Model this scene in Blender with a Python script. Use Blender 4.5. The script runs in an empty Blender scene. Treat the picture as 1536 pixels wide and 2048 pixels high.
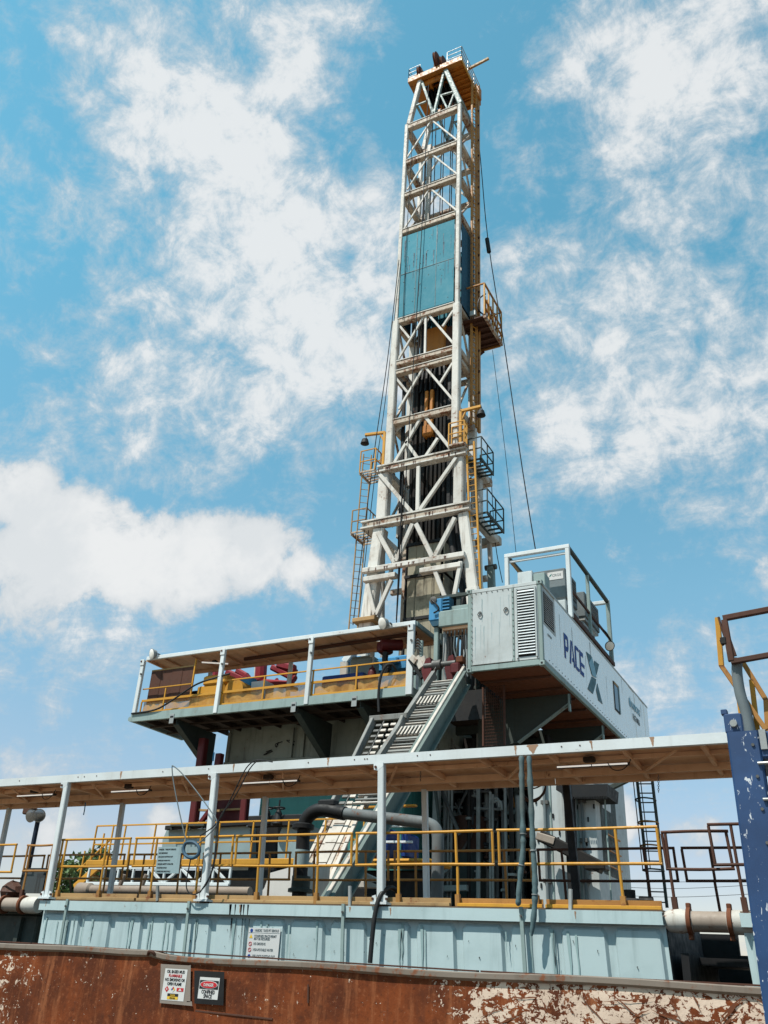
import bpy, math, random
from mathutils import Vector as V, Matrix
random.seed(11)
S = bpy.context.scene
COL = S.collection
rnd = random.uniform

# ---------------------------------------------------------------- camera
YAW, PIT, ROL = math.radians(28.64), math.radians(27.87), math.radians(3.17)
FPX = 1748.0
EYE = V((0, 0, 1.65))
_f = V((-math.sin(YAW)*math.cos(PIT), math.cos(YAW)*math.cos(PIT), math.sin(PIT)))
_r = V((math.cos(YAW), math.sin(YAW), 0))
_u = _r.cross(_f)
CR = math.cos(ROL)*_r + math.sin(ROL)*_u
CU = -math.sin(ROL)*_r + math.cos(ROL)*_u
CF = _f
cam = bpy.data.cameras.new('camera')
cam.sensor_fit = 'VERTICAL'; cam.sensor_height = 36.0; cam.lens = 36.0*FPX/2048
cam.clip_start = 0.1; cam.clip_end = 9000
camo = bpy.data.objects.new('camera', cam); COL.objects.link(camo)
mm = Matrix((CR, CU, -CF)).transposed().to_4x4(); mm.translation = EYE
camo.matrix_world = mm
S.camera = camo
S.render.resolution_x = 768; S.render.resolution_y = 1024

def ray(u, v):
    return CR*((u-768)/FPX) - CU*((v-1024)/FPX) + CF
def at(u, v, Y=None, X=None, Z=None):
    """survey point: where the sight line through (u, v) meets a plane of the site"""
    d = ray(u, v)
    if Y is not None: t = Y/d.y
    elif X is not None: t = X/d.x
    else: t = (Z-EYE.z)/d.z
    return EYE + d*t

# ---------------------------------------------------------------- view, world, sun
S.view_settings.view_transform = 'Standard'; S.view_settings.look = 'None'
S.view_settings.exposure = 0.45; S.view_settings.gamma = 1.0
SUN = V((-0.23, -0.45, 0.865)).normalized()
sl = bpy.data.lights.new('sun', 'SUN'); sl.energy = 4.9; sl.angle = math.radians(0.53); sl.color = (1.0, 0.955, 0.88)
so = bpy.data.objects.new('sun', sl); COL.objects.link(so)
so.rotation_euler = (-SUN).to_track_quat('-Z', 'Y').to_euler()

W = bpy.data.worlds.new('World'); S.world = W; W.use_nodes = True
wt = W.node_tree; wt.nodes.clear()
class NT:
    def __init__(s, t): s.t = t
    def n(s, typ, ins=None, **kw):
        nd = s.t.nodes.new(typ)
        for k, v in kw.items(): setattr(nd, k, v)
        for k, v in (ins or {}).items():
            if isinstance(v, bpy.types.NodeSocket): s.t.links.new(v, nd.inputs[k])
            else: nd.inputs[k].default_value = v
        return nd
    def math(s, op, a, b=0.0, c=None, clamp=False):
        i = {0: a, 1: b}
        if c is not None: i[2] = c
        return s.n('ShaderNodeMath', i, operation=op, use_clamp=clamp).outputs[0]
    def vm(s, op, a, b=None, scale=None):
        i = {0: a}
        if b is not None: i[1] = b
        if scale is not None: i['Scale'] = scale
        nd = s.n('ShaderNodeVectorMath', i, operation=op)
        return nd.outputs['Value'] if op in ('DOT_PRODUCT', 'LENGTH') else nd.outputs[0]
    def mr(s, v, a, b, c=0.0, d=1.0, smooth=True):
        return s.n('ShaderNodeMapRange', {0: v, 1: a, 2: b, 3: c, 4: d}, interpolation_type='SMOOTHSTEP' if smooth else 'LINEAR').outputs[0]
    def mix(s, f, a, b, mode='MIX'):
        nd = s.n('ShaderNodeMix', data_type='RGBA', blend_type=mode)
        for k, v in ((0, f), (6, a), (7, b)):
            if isinstance(v, bpy.types.NodeSocket): s.t.links.new(v, nd.inputs[k])
            else: nd.inputs[k].default_value = v if not isinstance(v, tuple) or len(v) == 4 else (*v, 1)
        return nd.outputs[2]
    def noise(s, vec, scale, detail=5, rough=.55, dist=0.0):
        return s.n('ShaderNodeTexNoise', {'Vector': vec, 'Scale': scale, 'Detail': detail, 'Roughness': rough, 'Distortion': dist}).outputs[0]
    def scl(s, vec, sc, loc=(0, 0, 0)):
        return s.n('ShaderNodeMapping', {0: vec, 'Scale': sc, 'Location': loc}).outputs[0]

w = NT(wt)
tc = w.n('ShaderNodeTexCoord').outputs['Generated']
sky = w.n('ShaderNodeTexSky', sky_type='NISHITA', sun_disc=False, sun_elevation=math.asin(SUN.z),
          sun_rotation=math.atan2(SUN.x, SUN.y), altitude=100, air_density=1.0, dust_density=0.6, ozone_density=1.6).outputs[0]
sep = w.n('ShaderNodeSeparateXYZ', {0: tc})
elev = sep.outputs[2]
tr = w.n('ShaderNodeValToRGB', {0: elev})
for i, (p, c) in enumerate(((0.0, (.70, .60, .585)), (.12, (.72, .64, .62)), (.38, (.78, 1.06, .88)), (.66, (.68, 1.30, 1.05)))):
    e = tr.color_ramp.elements[i] if i < 2 else tr.color_ramp.elements.new(p)
    e.position = p; e.color = (*c, 1)
skyc = w.mix(1.0, sky, tr.outputs[0], 'MULTIPLY')
hz = w.math('ADD', w.math('MAXIMUM', elev, 0.0), 0.12)
pl = w.n('ShaderNodeCombineXYZ', {0: w.math('DIVIDE', sep.outputs[0], hz), 1: w.math('DIVIDE', sep.outputs[1], hz), 2: 0.37}).outputs[0]
warp = w.vm('SCALE', w.n('ShaderNodeTexNoise', {'Vector': pl, 'Scale': 2.2, 'Detail': 2.0}).outputs['Color'], scale=0.5)
plw = w.vm('ADD', pl, warp)
n1 = w.noise(plw, 1.5, 5, .58)
n2 = w.noise(w.scl(plw, (1, 1.6, 1)), 11.0, 5, .66)
n3 = w.noise(tc, 19.0, 7, .68, .25)
# where the cloud banks of that day stood: (u, v, inner radius, outer radius, weight)
BANKS = [(420, 20, 4, 11, .24), (640, 80, 2, 5, .28), (290, 190, 1, 6, .22), (400, 330, 1, 7, .22), (540, 430, 2, 9, .17), (700, 480, 2, 7, .08),
         (640, 600, 3, 11, .16), (440, 690, 3, 11, .17), (220, 770, 2, 8, .14), (700, 780, 3, 9, .11), (80, 360, 1, 6, .13), (210, 490, 1, 4, .13), (330, 860, 2, 6, .10),
         (130, 1240, 2, 6, .12), (20, 920, 1, 4, .20), (220, 1220, 2, 5, .12), (520, 930, 2, 6, .06),
         (1300, 120, 2, 8, .19), (1480, 60, 3, 8, .22), (1190, 190, 1, 5, .18), (1030, 245, 1, 3, .13),
         (1150, 480, 3, 10, .10), (1350, 620, 5, 14, .14), (1120, 760, 4, 12, .13), (1420, 880, 5, 12, .16), (1180, 950, 3, 8, .12),
         (1330, 1380, 2, 8, .18), (1100, 1400, 2, 8, .08),
         (60, 640, 1, 6, -.14), (900, 60, 3, 9, -.20), (1060, 350, 2, 6, -.2), (110, 240, 1, 4, -.12), (620, 970, 2, 6, -.12), (1250, 1130, 2, 7, -.26), (480, 1280, 2, 6, -.14), (830, 1010, 2, 7, -.1), (740, 250, 1, 6, -.1)]
# heaped cloud with firmer edges
HEAPS = [(70, 1040, 1, 5, .30), (210, 1090, 1, 5, .32), (330, 1110, 1, 5, .32), (450, 1100, 1, 4.2, .34), (560, 1120, 1, 3.6, .32), (630, 1160, .5, 2.4, .22), (100, 1180, 1, 5, .24), (330, 1180, 1, 4, .2), (30, 960, .5, 3, .22),
         (1545, 1140, .5, 2, .32), (130, 1650, .5, 2.2, .34), (330, 1655, .5, 2, .26), (1215, 1625, .5, 2.6, .36), (1400, 1665, .5, 2, .30), (40, 1520, .5, 3, .24), (40, 1690, .5, 2.2, .2), (1290, 1680, .5, 2.4, .24), (600, 1650, .5, 3, .2), (950, 1650, .5, 3, .2)]
def banks(L):
    acc = None
    for (u, v, r0, r1, a) in L:
        d = ray(u, v).normalized()
        dt = w.vm('DOT_PRODUCT', tc, tuple(d))
        b = w.mr(dt, math.cos(math.radians(r1)), math.cos(math.radians(r0)), 0.0, a)
        acc = b if acc is None else w.math('ADD', acc, b)
    return acc
dens = w.math('ADD', banks(BANKS), w.math('MULTIPLY_ADD', n1, .70, w.math('MULTIPLY_ADD', n2, .55, w.math('MULTIPLY_ADD', n3, 1.75, -1.50-.125))))
cov = w.mr(dens, -0.22, 0.50, 0.0, .93)
thick = w.mr(dens, 0.05, 0.55, 0.0, 1.0)
n5 = w.noise(tc, 10.0, 8, .60, .2)
dens2 = w.math('ADD', banks(HEAPS), w.math('MULTIPLY_ADD', n5, 1.1, w.math('MULTIPLY_ADD', n3, .75, -.925-.20)))
cov2 = w.mr(dens2, -0.06, 0.20, 0.0, 1.0)
thick2 = w.math('MULTIPLY', w.mr(dens2, 0.0, 0.34, 0.0, 1.0), w.mr(n5, .64, .42, .60, 1.0))
cloudc = w.mix(w.math('MAXIMUM', thick, thick2), (2.85, 3.12, 3.32), (4.25, 4.27, 4.25))
cov = w.math('MAXIMUM', cov, cov2)
cov = w.math('MULTIPLY', cov, w.mr(elev, -0.02, 0.04))
skycol = w.mix(w.math('MULTIPLY', cov, 0.95), skyc, cloudc)
bg = w.n('ShaderNodeBackground', {0: skycol, 1: 0.15})
wo = w.n('ShaderNodeOutputWorld', {0: bg.outputs[0]})

# ---------------------------------------------------------------- materials
MAT = {}
def newmat(name):
    m = bpy.data.materials.new(name); m.use_nodes = True
    t = m.node_tree; t.nodes.clear(); q = NT(t)
    b = q.n('ShaderNodeBsdfPrincipled'); o = q.n('ShaderNodeOutputMaterial', {0: b.outputs[0]})
    MAT[name] = m
    return m, q, b
RUST = (0.14, 0.048, 0.02)
def paint(name, col, dirt=(0.16, 0.12, 0.08), da=.35, st=.35, rust=.15, rough=.55, metal=0.0, sc=1.0, bump=.15, var=.10, rcol=RUST, spec=.22):
    m, q, b = newmat(name)
    col = tuple(x*.75 for x in col); dirt = tuple(x*.75 for x in dirt)
    pos = q.n('ShaderNodeNewGeometry').outputs['Position']
    n1 = q.noise(pos, 1.1*sc, 6, .6)
    n2 = q.noise(q.scl(pos, (6*sc, 6*sc, .45*sc)), 1.0, 5, .6)
    n3 = q.noise(pos, 7*sc, 8, .68)
    c = q.mix(q.mr(n1, .44, .74, 0, da), (*col, 1), (*dirt, 1))
    c = q.mix(q.mr(n2, .52, .76, 0, st), c, (*[x*.75 for x in dirt], 1))
    if rust > 0:
        f = q.math('ADD', q.math('MULTIPLY', n3, .6), q.math('MULTIPLY', n1, .4))
        c = q.mix(q.mr(f, .66-.22*rust, .74-.22*rust, 0, .9), c, (*rcol, 1))
    ri = q.n('ShaderNodeObjectInfo').outputs['Random']
    c = q.mix(1.0, c, q.n('ShaderNodeCombineColor', {0: q.mr(ri, 0, 1, 1-var, 1+var, False), 1: q.mr(ri, 0, 1, 1-var, 1+var, False), 2: q.mr(ri, 0, 1, 1-var, 1+var, False)}).outputs[0], 'MULTIPLY')
    q.t.links.new(c, b.inputs['Base Color'])
    q.t.links.new(q.mr(n3, .3, .7, rough-.12, rough+.15), b.inputs['Roughness'])
    b.inputs['Metallic'].default_value = metal; b.inputs['Specular IOR Level'].default_value = spec
    if bump > 0:
        bp = q.n('ShaderNodeBump', {'Strength': bump, 'Distance': .02, 'Height': n3})
        q.t.links.new(bp.outputs[0], b.inputs['Normal'])
    return m
paint('mast_white', (.66, .635, .585), (.26, .18, .12), .42, .62, .42, .6)
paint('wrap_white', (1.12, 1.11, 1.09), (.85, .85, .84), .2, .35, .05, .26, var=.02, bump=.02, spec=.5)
paint('rim_metal', (.20, .165, .135), (.10, .07, .05), .5, .4, .6, .7)
paint('pipe_dull', (.17, .19, .195), (.07, .045, .035), .6, .5, .45, .7)
paint('ring_blue', (.03, .10, .17), (.10, .12, .13), .4, .3, 0, .5)
paint('navy', (.010, .016, .035), (.02, .02, .025), .3, .3, 0, .5)
paint('wind_side', (.018, .085, .14), (.03, .07, .09), .4, .3, .0, .6)  # windwall blue darkened: the shade of its sides put into the colour
paint('crown_orange', (.58, .19, .02), (.22, .08, .02), .5, .4, .4, .6)
paint('girt_white', (.52, .44, .35), (.28, .17, .10), .6, .6, .75, .65)
paint('cabin_white', (.52, .56, .56), (.27, .27, .25), .35, .55, .25, .5)
paint('canopy_white', (.68, .72, .725), (.38, .36, .32), .25, .2, .15, .5)
paint('tank_blue', (.48, .595, .605), (.27, .36, .36), .4, .4, .22, .5, bump=.08, var=.05)
paint('mint', (.27, .35, .335), (.12, .13, .11), .4, .4, .3, .55)
paint('girder_mint', (.25, .27, .225), (.07, .07, .055), .4, .5, .3, .55)
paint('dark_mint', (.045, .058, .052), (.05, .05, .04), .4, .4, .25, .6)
paint('teal', (.06, .22, .195), (.03, .09, .08), .4, .5, .1, .5)
paint('grey_blue', (.27, .36, .38), (.16, .19, .19), .35, .35, .15, .5)
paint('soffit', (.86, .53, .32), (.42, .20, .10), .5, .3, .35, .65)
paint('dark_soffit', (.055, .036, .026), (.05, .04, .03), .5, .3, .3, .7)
paint('yellow', (.60, .29, .035), (.32, .15, .04), .3, .25, .28, .45)
paint('rusty_yellow', (.40, .19, .05), (.20, .09, .035), .5, .4, .6, .6)
paint('ochre', (.40, .25, .11), (.20, .12, .06), .5, .35, .35, .7)
paint('orange', (.50, .19, .03), (.18, .08, .03), .4, .3, .4, .5)
paint('rust', (.16, .052, .022), (.08, .035, .02), .5, .4, .2, .75)
paint('rust_brown', (.085, .035, .022), (.05, .03, .02), .4, .4, .2, .7)
paint('red', (.105, .012, .013), (.04, .015, .013), .4, .3, .1, .5)
paint('blue', (.012, .045, .22), (.03, .035, .06), .25, .2, .0, .45)
paint('sky_blue', (.06, .26, .48), (.05, .10, .14), .3, .3, .1, .5)
paint('wind_blue', (.085, .29, .37), (.17, .37, .44), .5, .3, .02, .85, bump=.0, spec=.1)
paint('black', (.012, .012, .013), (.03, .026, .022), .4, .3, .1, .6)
paint('rubber', (.018, .018, .019), (.05, .045, .04), .35, .3, 0, .55)
paint('grey_hose', (.16, .19, .20), (.08, .08, .08), .4, .3, 0, .6)
paint('tarp_blue', (.10, .16, .17), (.13, .09, .06), .5, .4, .1, .6, bump=.5)
paint('steel', (.12, .12, .115), (.06, .05, .04), .4, .4, .3, .55, .3)
paint('under_grey', (.30, .31, .29), (.05, .045, .035), .5, .5, .3, .6)
paint('ramp_grey', (.24, .24, .225), (.09, .08, .065), .5, .5, .4, .55)
paint('ramp_green', (.14, .18, .165), (.07, .07, .06), .4, .4, .25, .55)
paint('mast_grimy', (.70, .68, .63), (.20, .13, .08), .55, .8, .36, .65)
paint('manifold_red', (.26, .02, .03), (.09, .02, .02), .4, .3, .1, .5)
paint('pipe_white', (.55, .53, .48), (.25, .18, .12), .5, .5, .6, .6)
paint('galv', (.38, .39, .38), (.20, .17, .13), .4, .4, .2, .45, .35)
paint('ramp_cream', (.56, .51, .45), (.28, .20, .14), .4, .5, .35, .6)
paint('pipe_dark', (.022, .019, .017), (.03, .025, .02), .4, .4, .3, .55, .3)
paint('pipe_beige', (.33, .27, .22), (.16, .11, .08), .4, .3, .35, .6)
paint('weathered', (.33, .30, .22), (.035, .03, .022), .85, .9, .1, .7)
paint('white_block', (.75, .73, .70), (.5, .46, .42), .25, .2, .0, .6)
paint('tan_sheet', (.40, .25, .10), (.18, .10, .05), .6, .5, .2, .6)
paint('grating', (.14, .09, .055), (.06, .05, .04), .4, .4, .3, .7)
paint('ground', (.24, .20, .155), (.16, .13, .095), .5, .0, 0, .9, sc=.4, bump=.4)
paint('bark', (.09, .065, .045), (.05, .04, .03), .4, .4, 0, .85)
paint('sign_white', (.62, .62, .61), (.62, .60, .56), .25, .15, 0, .45, bump=0, var=0)
paint('tape_grey', (.26, .22, .19), (.20, .17, .14), .3, .2, 0, .5, var=0)
paint('tape_black', (.012, .012, .013), (.03, .03, .03), .3, .2, 0, .4, var=0)
paint('ink_black', (.015, .015, .018), (.03, .03, .03), .2, .0, 0, .6, bump=0, var=0)
paint('ink_red', (.50, .02, .03), (.4, .05, .05), .2, .0, 0, .55, bump=0, var=0)
paint('ink_blue', (.012, .05, .26), (.05, .10, .3), .2, .15, 0, .55, bump=0, var=0)
paint('ink_teal', (.055, .13, .15), (.03, .07, .08), .3, .0, 0, .5, bump=0, var=0)
paint('ink_light_teal', (.22, .42, .52), (.12, .25, .32), .5, .0, 0, .5, bump=0, var=0)
paint('ink_grey', (.16, .19, .20), (.25, .27, .28), .3, .2, 0, .6, bump=0, var=0)
paint('ink_yellow', (.75, .48, .04), (.6, .4, .05), .2, .0, 0, .55, bump=0, var=0)

def m_emit(name, col, st):
    m, q, b = newmat(name)
    b.inputs['Base Color'].default_value = (*col, 1); b.inputs['Emission Color'].default_value = (*col, 1); b.inputs['Emission Strength'].default_value = st
m_emit('tube_light', (1, .98, .93), .35)
m, q, b = newmat('glass'); b.inputs['Base Color'].default_value = (.02, .03, .035, 1); b.inputs['Roughness'].default_value = .08
m, q, b = newmat('lamp_glass'); b.inputs['Base Color'].default_value = (.75, .72, .66, 1); b.inputs['Roughness'].default_value = .2
m, q, b = newmat('chrome'); b.inputs['Base Color'].default_value = (.22, .22, .22, 1); b.inputs['Roughness'].default_value = .25; b.inputs['Metallic'].default_value = .9
# clear sheeting hung behind the platform rail
m, q, b = newmat('sheeting')
pos = q.n('ShaderNodeNewGeometry').outputs['Position']; n = q.noise(pos, 1.8, 6, .6, .6)
q.t.links.new(q.mix(q.mr(n, .35, .68), (.30, .13, .010, 1), (.38, .20, .04, 1)), b.inputs['Base Color'])
q.t.links.new(q.mr(n, .35, .7, .65, .96), b.inputs['Alpha']); b.inputs['Roughness'].default_value = .45
# leaves
m, q, b = newmat('leaf')
ri = q.n('ShaderNodeNewGeometry').outputs['Random Per Island']
q.t.links.new(q.mix(ri, (.035, .075, .018, 1), (.10, .15, .04, 1)), b.inputs['Base Color']); b.inputs['Roughness'].default_value = .6
# the rusty bin: bare oxide with flakes of cream paint left on it
m, q, b = newmat('bin_rust')
pos = q.n('ShaderNodeNewGeometry').outputs['Position']
sx = q.n('ShaderNodeSeparateXYZ', {0: pos})
a1 = q.noise(pos, 1.6, 7, .62); a2 = q.noise(q.scl(pos, (7, 7, .7)), 1.0, 6, .65); a3 = q.noise(pos, 16, 8, .72)
c = q.mix(q.mr(a1, .36, .64), (.150, .038, .012, 1), (.070, .020, .009, 1))
c = q.mix(q.mr(a2, .50, .72, 0, .75), c, (.24, .085, .036, 1))
c = q.mix(q.mr(a2, .48, .30, 0, .5), c, (.08, .028, .016, 1))
c = q.mix(q.mr(a3, .52, .70, 0, .75), c, (.045, .017, .010, 1))
c = q.mix(q.mr(a3, .46, .32, 0, .45), c, (.27, .10, .045, 1))
wx = q.math('ADD', sx.outputs[0], q.math('MULTIPLY', q.math('SUBTRACT', a1, .5), 3.0))
keep = q.math('MAXIMUM', q.mr(wx, -4.9, -3.9, 0, 1), q.math('MULTIPLY', q.mr(wx, -10.5, -12.0, 0, 1), .62))
fl1 = q.noise(pos, 7.5, 9, .68, .5); fl2 = q.noise(pos, 24, 6, .6, .8); ln = q.noise(q.n('ShaderNodeMapping', {0: pos, 'Rotation': (0, .7, 0), 'Scale': (2.2, 2.2, 9)}).outputs[0], 1.3, 6, .6, 1.2)
fl = q.math('ADD', q.math('MULTIPLY', fl1, .6), q.math('MULTIPLY', fl2, .4))
fl = q.math('SUBTRACT', fl, q.math('MULTIPLY', q.mr(ln, .54, .64), .10))
th = q.mr(keep, 0, 1, .612, .468, False)
fm = q.mr(q.math('SUBTRACT', fl, th), -.004, .012)
zb = q.mr(sx.outputs[2], 1.62, 1.70, 1.0, 0.25)
fm = q.math('MULTIPLY', fm, zb)
c = q.mix(fm, c, q.mix(q.mr(a1, .3, .7), (.56, .45, .36, 1), (.42, .32, .25, 1)))
q.t.links.new(c, b.inputs['Base Color']); b.inputs['Roughness'].default_value = .9; b.inputs['Specular IOR Level'].default_value = .1
q.t.links.new(q.n('ShaderNodeBump', {'Strength': .5, 'Distance': .012, 'Height': q.math('ADD', a3, q.math('MULTIPLY', fm, .8))}).outputs[0], b.inputs['Normal'])
# chipped blue paint
m, q, b = newmat('chipped_blue')
pos = q.n('ShaderNodeNewGeometry').outputs['Position']; a1 = q.noise(q.scl(pos, (1, 1, .45)), 20, 5, .6, .6); a2 = q.noise(pos, 2.2, 6, .6); a3 = q.noise(pos, 70, 3, .5)
c = q.mix(q.mr(a2, .3, .7), (.004, .026, .085, 1), (.009, .042, .125, 1))
f = q.math('MAXIMUM', q.mr(q.math('ADD', a1, q.math('MULTIPLY', a2, .25)), .735, .775), q.mr(a3, .745, .785, 0, .7))
c = q.mix(f, c, (.45, .47, .50, 1))
q.t.links.new(c, b.inputs['Base Color']); b.inputs['Roughness'].default_value = .5

# ---------------------------------------------------------------- mesh helpers
LEAN = 0.05     # the mud tank and its roof lean a little to the left
class M:
    def __init__(s, lean=False): s.v = []; s.f = []; s.sm = False; s.lean = lean
    def add(s, vs, fs):
        o = len(s.v); s.v += [V(p) for p in vs]; s.f += [tuple(i+o for i in f) for f in fs]; return s
    def prof(s, a, b, pts, up=None, cap=True):
        """extrude the 2-D outline pts (side, up) from a to b"""
        a = V(a); b = V(b); d = (b-a).normalized()
        up = V(up) if up is not None else (V((0, 0, 1)) if abs(d.z) < .95 else V((0, 1, 0)))
        sd = d.cross(up).normalized(); uu = sd.cross(d).normalized()
        n = len(pts)
        vs = [a+sd*x+uu*y for x, y in pts] + [b+sd*x+uu*y for x, y in pts]
        fs = [(i, (i+1) % n, n+(i+1) % n, n+i) for i in range(n)]
        if cap: fs += [tuple(range(n))[::-1], tuple(range(n, 2*n))]
        return s.add(vs, fs)
    def bar(s, a, b, w, h=None, up=None, ch=.12):
        h = w if h is None else h
        x, y = w/2, h/2; c = min(w, h)*ch
        if c <= 0: pts = [(-x, -y), (x, -y), (x, y), (-x, y)]
        else: pts = [(-x+c, -y), (x-c, -y), (x, -y+c), (x, y-c), (x-c, y), (-x+c, y), (-x, y-c), (-x, -y+c)]
        return s.prof(a, b, pts, up)
    def chan(s, a, b, w, h, t=.02, up=None, flip=1):
        """channel: open towards +side*flip"""
        x, y = w/2, h/2
        pts = [(-x, -y), (x, -y), (x, -y+t), (-x+t, -y+t), (-x+t, y-t), (x, y-t), (x, y), (-x, y)]
        pts = [(px*flip, py) for px, py in pts]
        if flip < 0: pts = pts[::-1]
        return s.prof(a, b, pts, up)
    def ibeam(s, a, b, w, h, t=.02, up=None):
        x, y, k = w/2, h/2, t/2
        pts = [(-x, -y), (x, -y), (x, -y+t), (k, -y+t), (k, y-t), (x, y-t), (x, y), (-x, y), (-x, y-t), (-k, y-t), (-k, -y+t), (-x, -y+t)]
        return s.prof(a, b, pts, up)
    def tube(s, a, b, r, n=12, r2=None):
        a = V(a); b = V(b); d = (b-a).normalized(); r2 = r if r2 is None else r2
        up = V((0, 0, 1)) if abs(d.z) < .95 else V((0, 1, 0))
        x = d.cross(up).normalized(); y = x.cross(d)
        cs = [(math.cos(2*math.pi*i/n), math.sin(2*math.pi*i/n)) for i in range(n)]
        s.add([a+(x*c+y*e)*r for c, e in cs]+[b+(x*c+y*e)*r2 for c, e in cs],
              [(i, (i+1) % n, n+(i+1) % n, n+i) for i in range(n)]+[tuple(range(n))[::-1], tuple(range(n, 2*n))])
        s.sm = True; return s
    def path(s, pts, r, n=8, closed=False, sub=0):
        pts = [V(p) for p in pts]
        if sub: pts = smooth(pts, sub, closed)
        k = len(pts); rings = []; prev = None
        for i, p in enumerate(pts):
            if closed: d = (pts[(i+1) % k]-pts[i-1]).normalized()
            else: d = (pts[min(i+1, k-1)]-pts[max(i-1, 0)]).normalized()
            if prev is None:
                up = V((0, 0, 1)) if abs(d.z) < .9 else V((0, 1, 0)); x = d.cross(up).normalized()
            else:
                x = (prev-d*prev.dot(d)).normalized()
            prev = x; y = d.cross(x); rr = r[i] if isinstance(r, (list, tuple)) else r
            rings.append([p+(x*math.cos(2*math.pi*j/n)+y*math.sin(2*math.pi*j/n))*rr for j in range(n)])
        vs = [v for g in rings for v in g]; fs = []
        for i in range(k if closed else k-1):
            i2 = (i+1) % k
            fs += [(i*n+j, i*n+(j+1) % n, i2*n+(j+1) % n, i2*n+j) for j in range(n)]
        if not closed: fs += [tuple(range(n))[::-1], tuple((k-1)*n+j for j in range(n))]
        s.sm = True; return s.add(vs, fs)
    def box(s, x0, x1, y0, y1, z0, z1, ch=0.0):
        if ch <= 0:
            return s.add([(x, y, z) for z in (z0, z1) for y in (y0, y1) for x in (x0, x1)],
                         [(0, 2, 3, 1), (4, 5, 7, 6), (0, 1, 5, 4), (2, 6, 7, 3), (0, 4, 6, 2), (1, 3, 7, 5)])
        c = ch; pts = [(x0+c, y0), (x1-c, y0), (x1, y0+c), (x1, y1-c), (x1-c, y1), (x0+c, y1), (x0, y1-c), (x0, y0+c)]
        pin = [(x0+2*c, y0+c), (x1-2*c, y0+c), (x1-c, y0+2*c), (x1-c, y1-2*c), (x1-2*c, y1-c), (x0+2*c, y1-c), (x0+c, y1-2*c), (x0+c, y0+2*c)]
        vs = [(*p, z0) for p in pin]+[(*p, z0+c) for p in pts]+[(*p, z1-c) for p in pts]+[(*p, z1) for p in pin]
        fs = [tuple(range(8))[::-1], tuple(range(24, 32))]
        for k in range(3): fs += [(k*8+i, k*8+(i+1) % 8, k*8+8+(i+1) % 8, k*8+8+i) for i in range(8)]
        return s.add(vs, fs)
    def poly(s, pts, ext):
        pts = [V(p) for p in pts]; ext = V(ext); n = len(pts)
        return s.add(pts+[p+ext for p in pts], [tuple(range(n))[::-1], tuple(range(n, 2*n))]+[(i, (i+1) % n, n+(i+1) % n, n+i) for i in range(n)])
    def lathe(s, base, axis, prof, n=20):
        base = V(base); d = V(axis).normalized(); up = V((0, 0, 1)) if abs(d.z) < .95 else V((0, 1, 0))
        x = d.cross(up).normalized(); y = x.cross(d); vs = []; fs = []
        for r, h in prof:
            vs += [base+d*h+(x*math.cos(2*math.pi*j/n)+y*math.sin(2*math.pi*j/n))*r for j in range(n)]
        for i in range(len(prof)-1): fs += [(i*n+j, i*n+(j+1) % n, (i+1)*n+(j+1) % n, (i+1)*n+j) for j in range(n)]
        fs += [tuple(range(n))[::-1], tuple((len(prof)-1)*n+j for j in range(n))]
        s.sm = True; return s.add(vs, fs)

def smooth(pts, sub, closed=False):
    out = []; k = len(pts)
    rng_ = range(k if closed else k-1)
    for i in rng_:
        p0 = pts[i-1] if (closed or i > 0) else pts[0]; p1 = pts[i]; p2 = pts[(i+1) % k]; p3 = pts[(i+2) % k] if (closed or i+2 < k) else pts[-1]
        for j in range(sub):
            t = j/sub
            out.append(.5*((2*p1)+(p2-p0)*t+(2*p0-5*p1+4*p2-p3)*t*t+(3*p1-p0-3*p2+p3)*t**3))
    if not closed: out.append(pts[-1])
    return out

def root_of(o):
    while o.parent is not None: o = o.parent
    return o
def tag(o, label=None, cat=None, group=None, kind=None):
    if label: o['label'] = label
    if cat: o['category'] = cat
    if group: o['group'] = group
    if kind: o['kind'] = kind
    return o
def lean_pt(p): return V((p.x-LEAN*(p.z-2.6), p.y, p.z))
def B(m, name, mat, parent=None, label=None, cat=None, group=None, kind=None):
    vs = [lean_pt(p) for p in m.v] if m.lean else m.v
    if parent is None:
        lo = V((min(p.x for p in vs), min(p.y for p in vs), min(p.z for p in vs))); hi = V((max(p.x for p in vs), max(p.y for p in vs), 0))
        org = V(((lo.x+hi.x)/2, (lo.y+hi.y)/2, lo.z))
    else: org = root_of(parent).location
    me = bpy.data.meshes.new(name); me.from_pydata([tuple(p-org) for p in vs], [], m.f); me.materials.append(MAT[mat])
    import bmesh as _b
    bm = _b.new(); bm.from_mesh(me); _b.ops.recalc_face_normals(bm, faces=bm.faces); bm.to_mesh(me); bm.free()
    if m.sm:
        me.polygons.foreach_set('use_smooth', [True]*len(me.polygons)); me.set_sharp_from_angle(angle=math.radians(42))
    o = bpy.data.objects.new(name, me); COL.objects.link(o)
    if parent is None: o.location = org
    else: o.parent = parent
    return tag(o, label, cat, group, kind)
def thing(name, label, cat, loc, group=None):
    o = bpy.data.objects.new(name, None); o.empty_display_size = .2; COL.objects.link(o); o.location = V(loc)
    return tag(o, label, cat, group)
def bar(name, mat, par, a, b, w, h=None, up=None, lean=False, **k): return B(M(lean).bar(a, b, w, h, up), name, mat, par, **k)
def tube(name, mat, par, a, b, r, n=12, lean=False, **k): return B(M(lean).tube(a, b, r, n), name, mat, par, **k)
def box(name, mat, par, x0, x1, y0, y1, z0, z1, ch=0.0, lean=False, **k): return B(M(lean).box(x0, x1, y0, y1, z0, z1, ch), name, mat, par, **k)
def path(name, mat, par, pts, r, n=8, sub=6, closed=False, lean=False, **k): return B(M(lean).path(pts, r, n, closed, sub), name, mat, par, **k)
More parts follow.
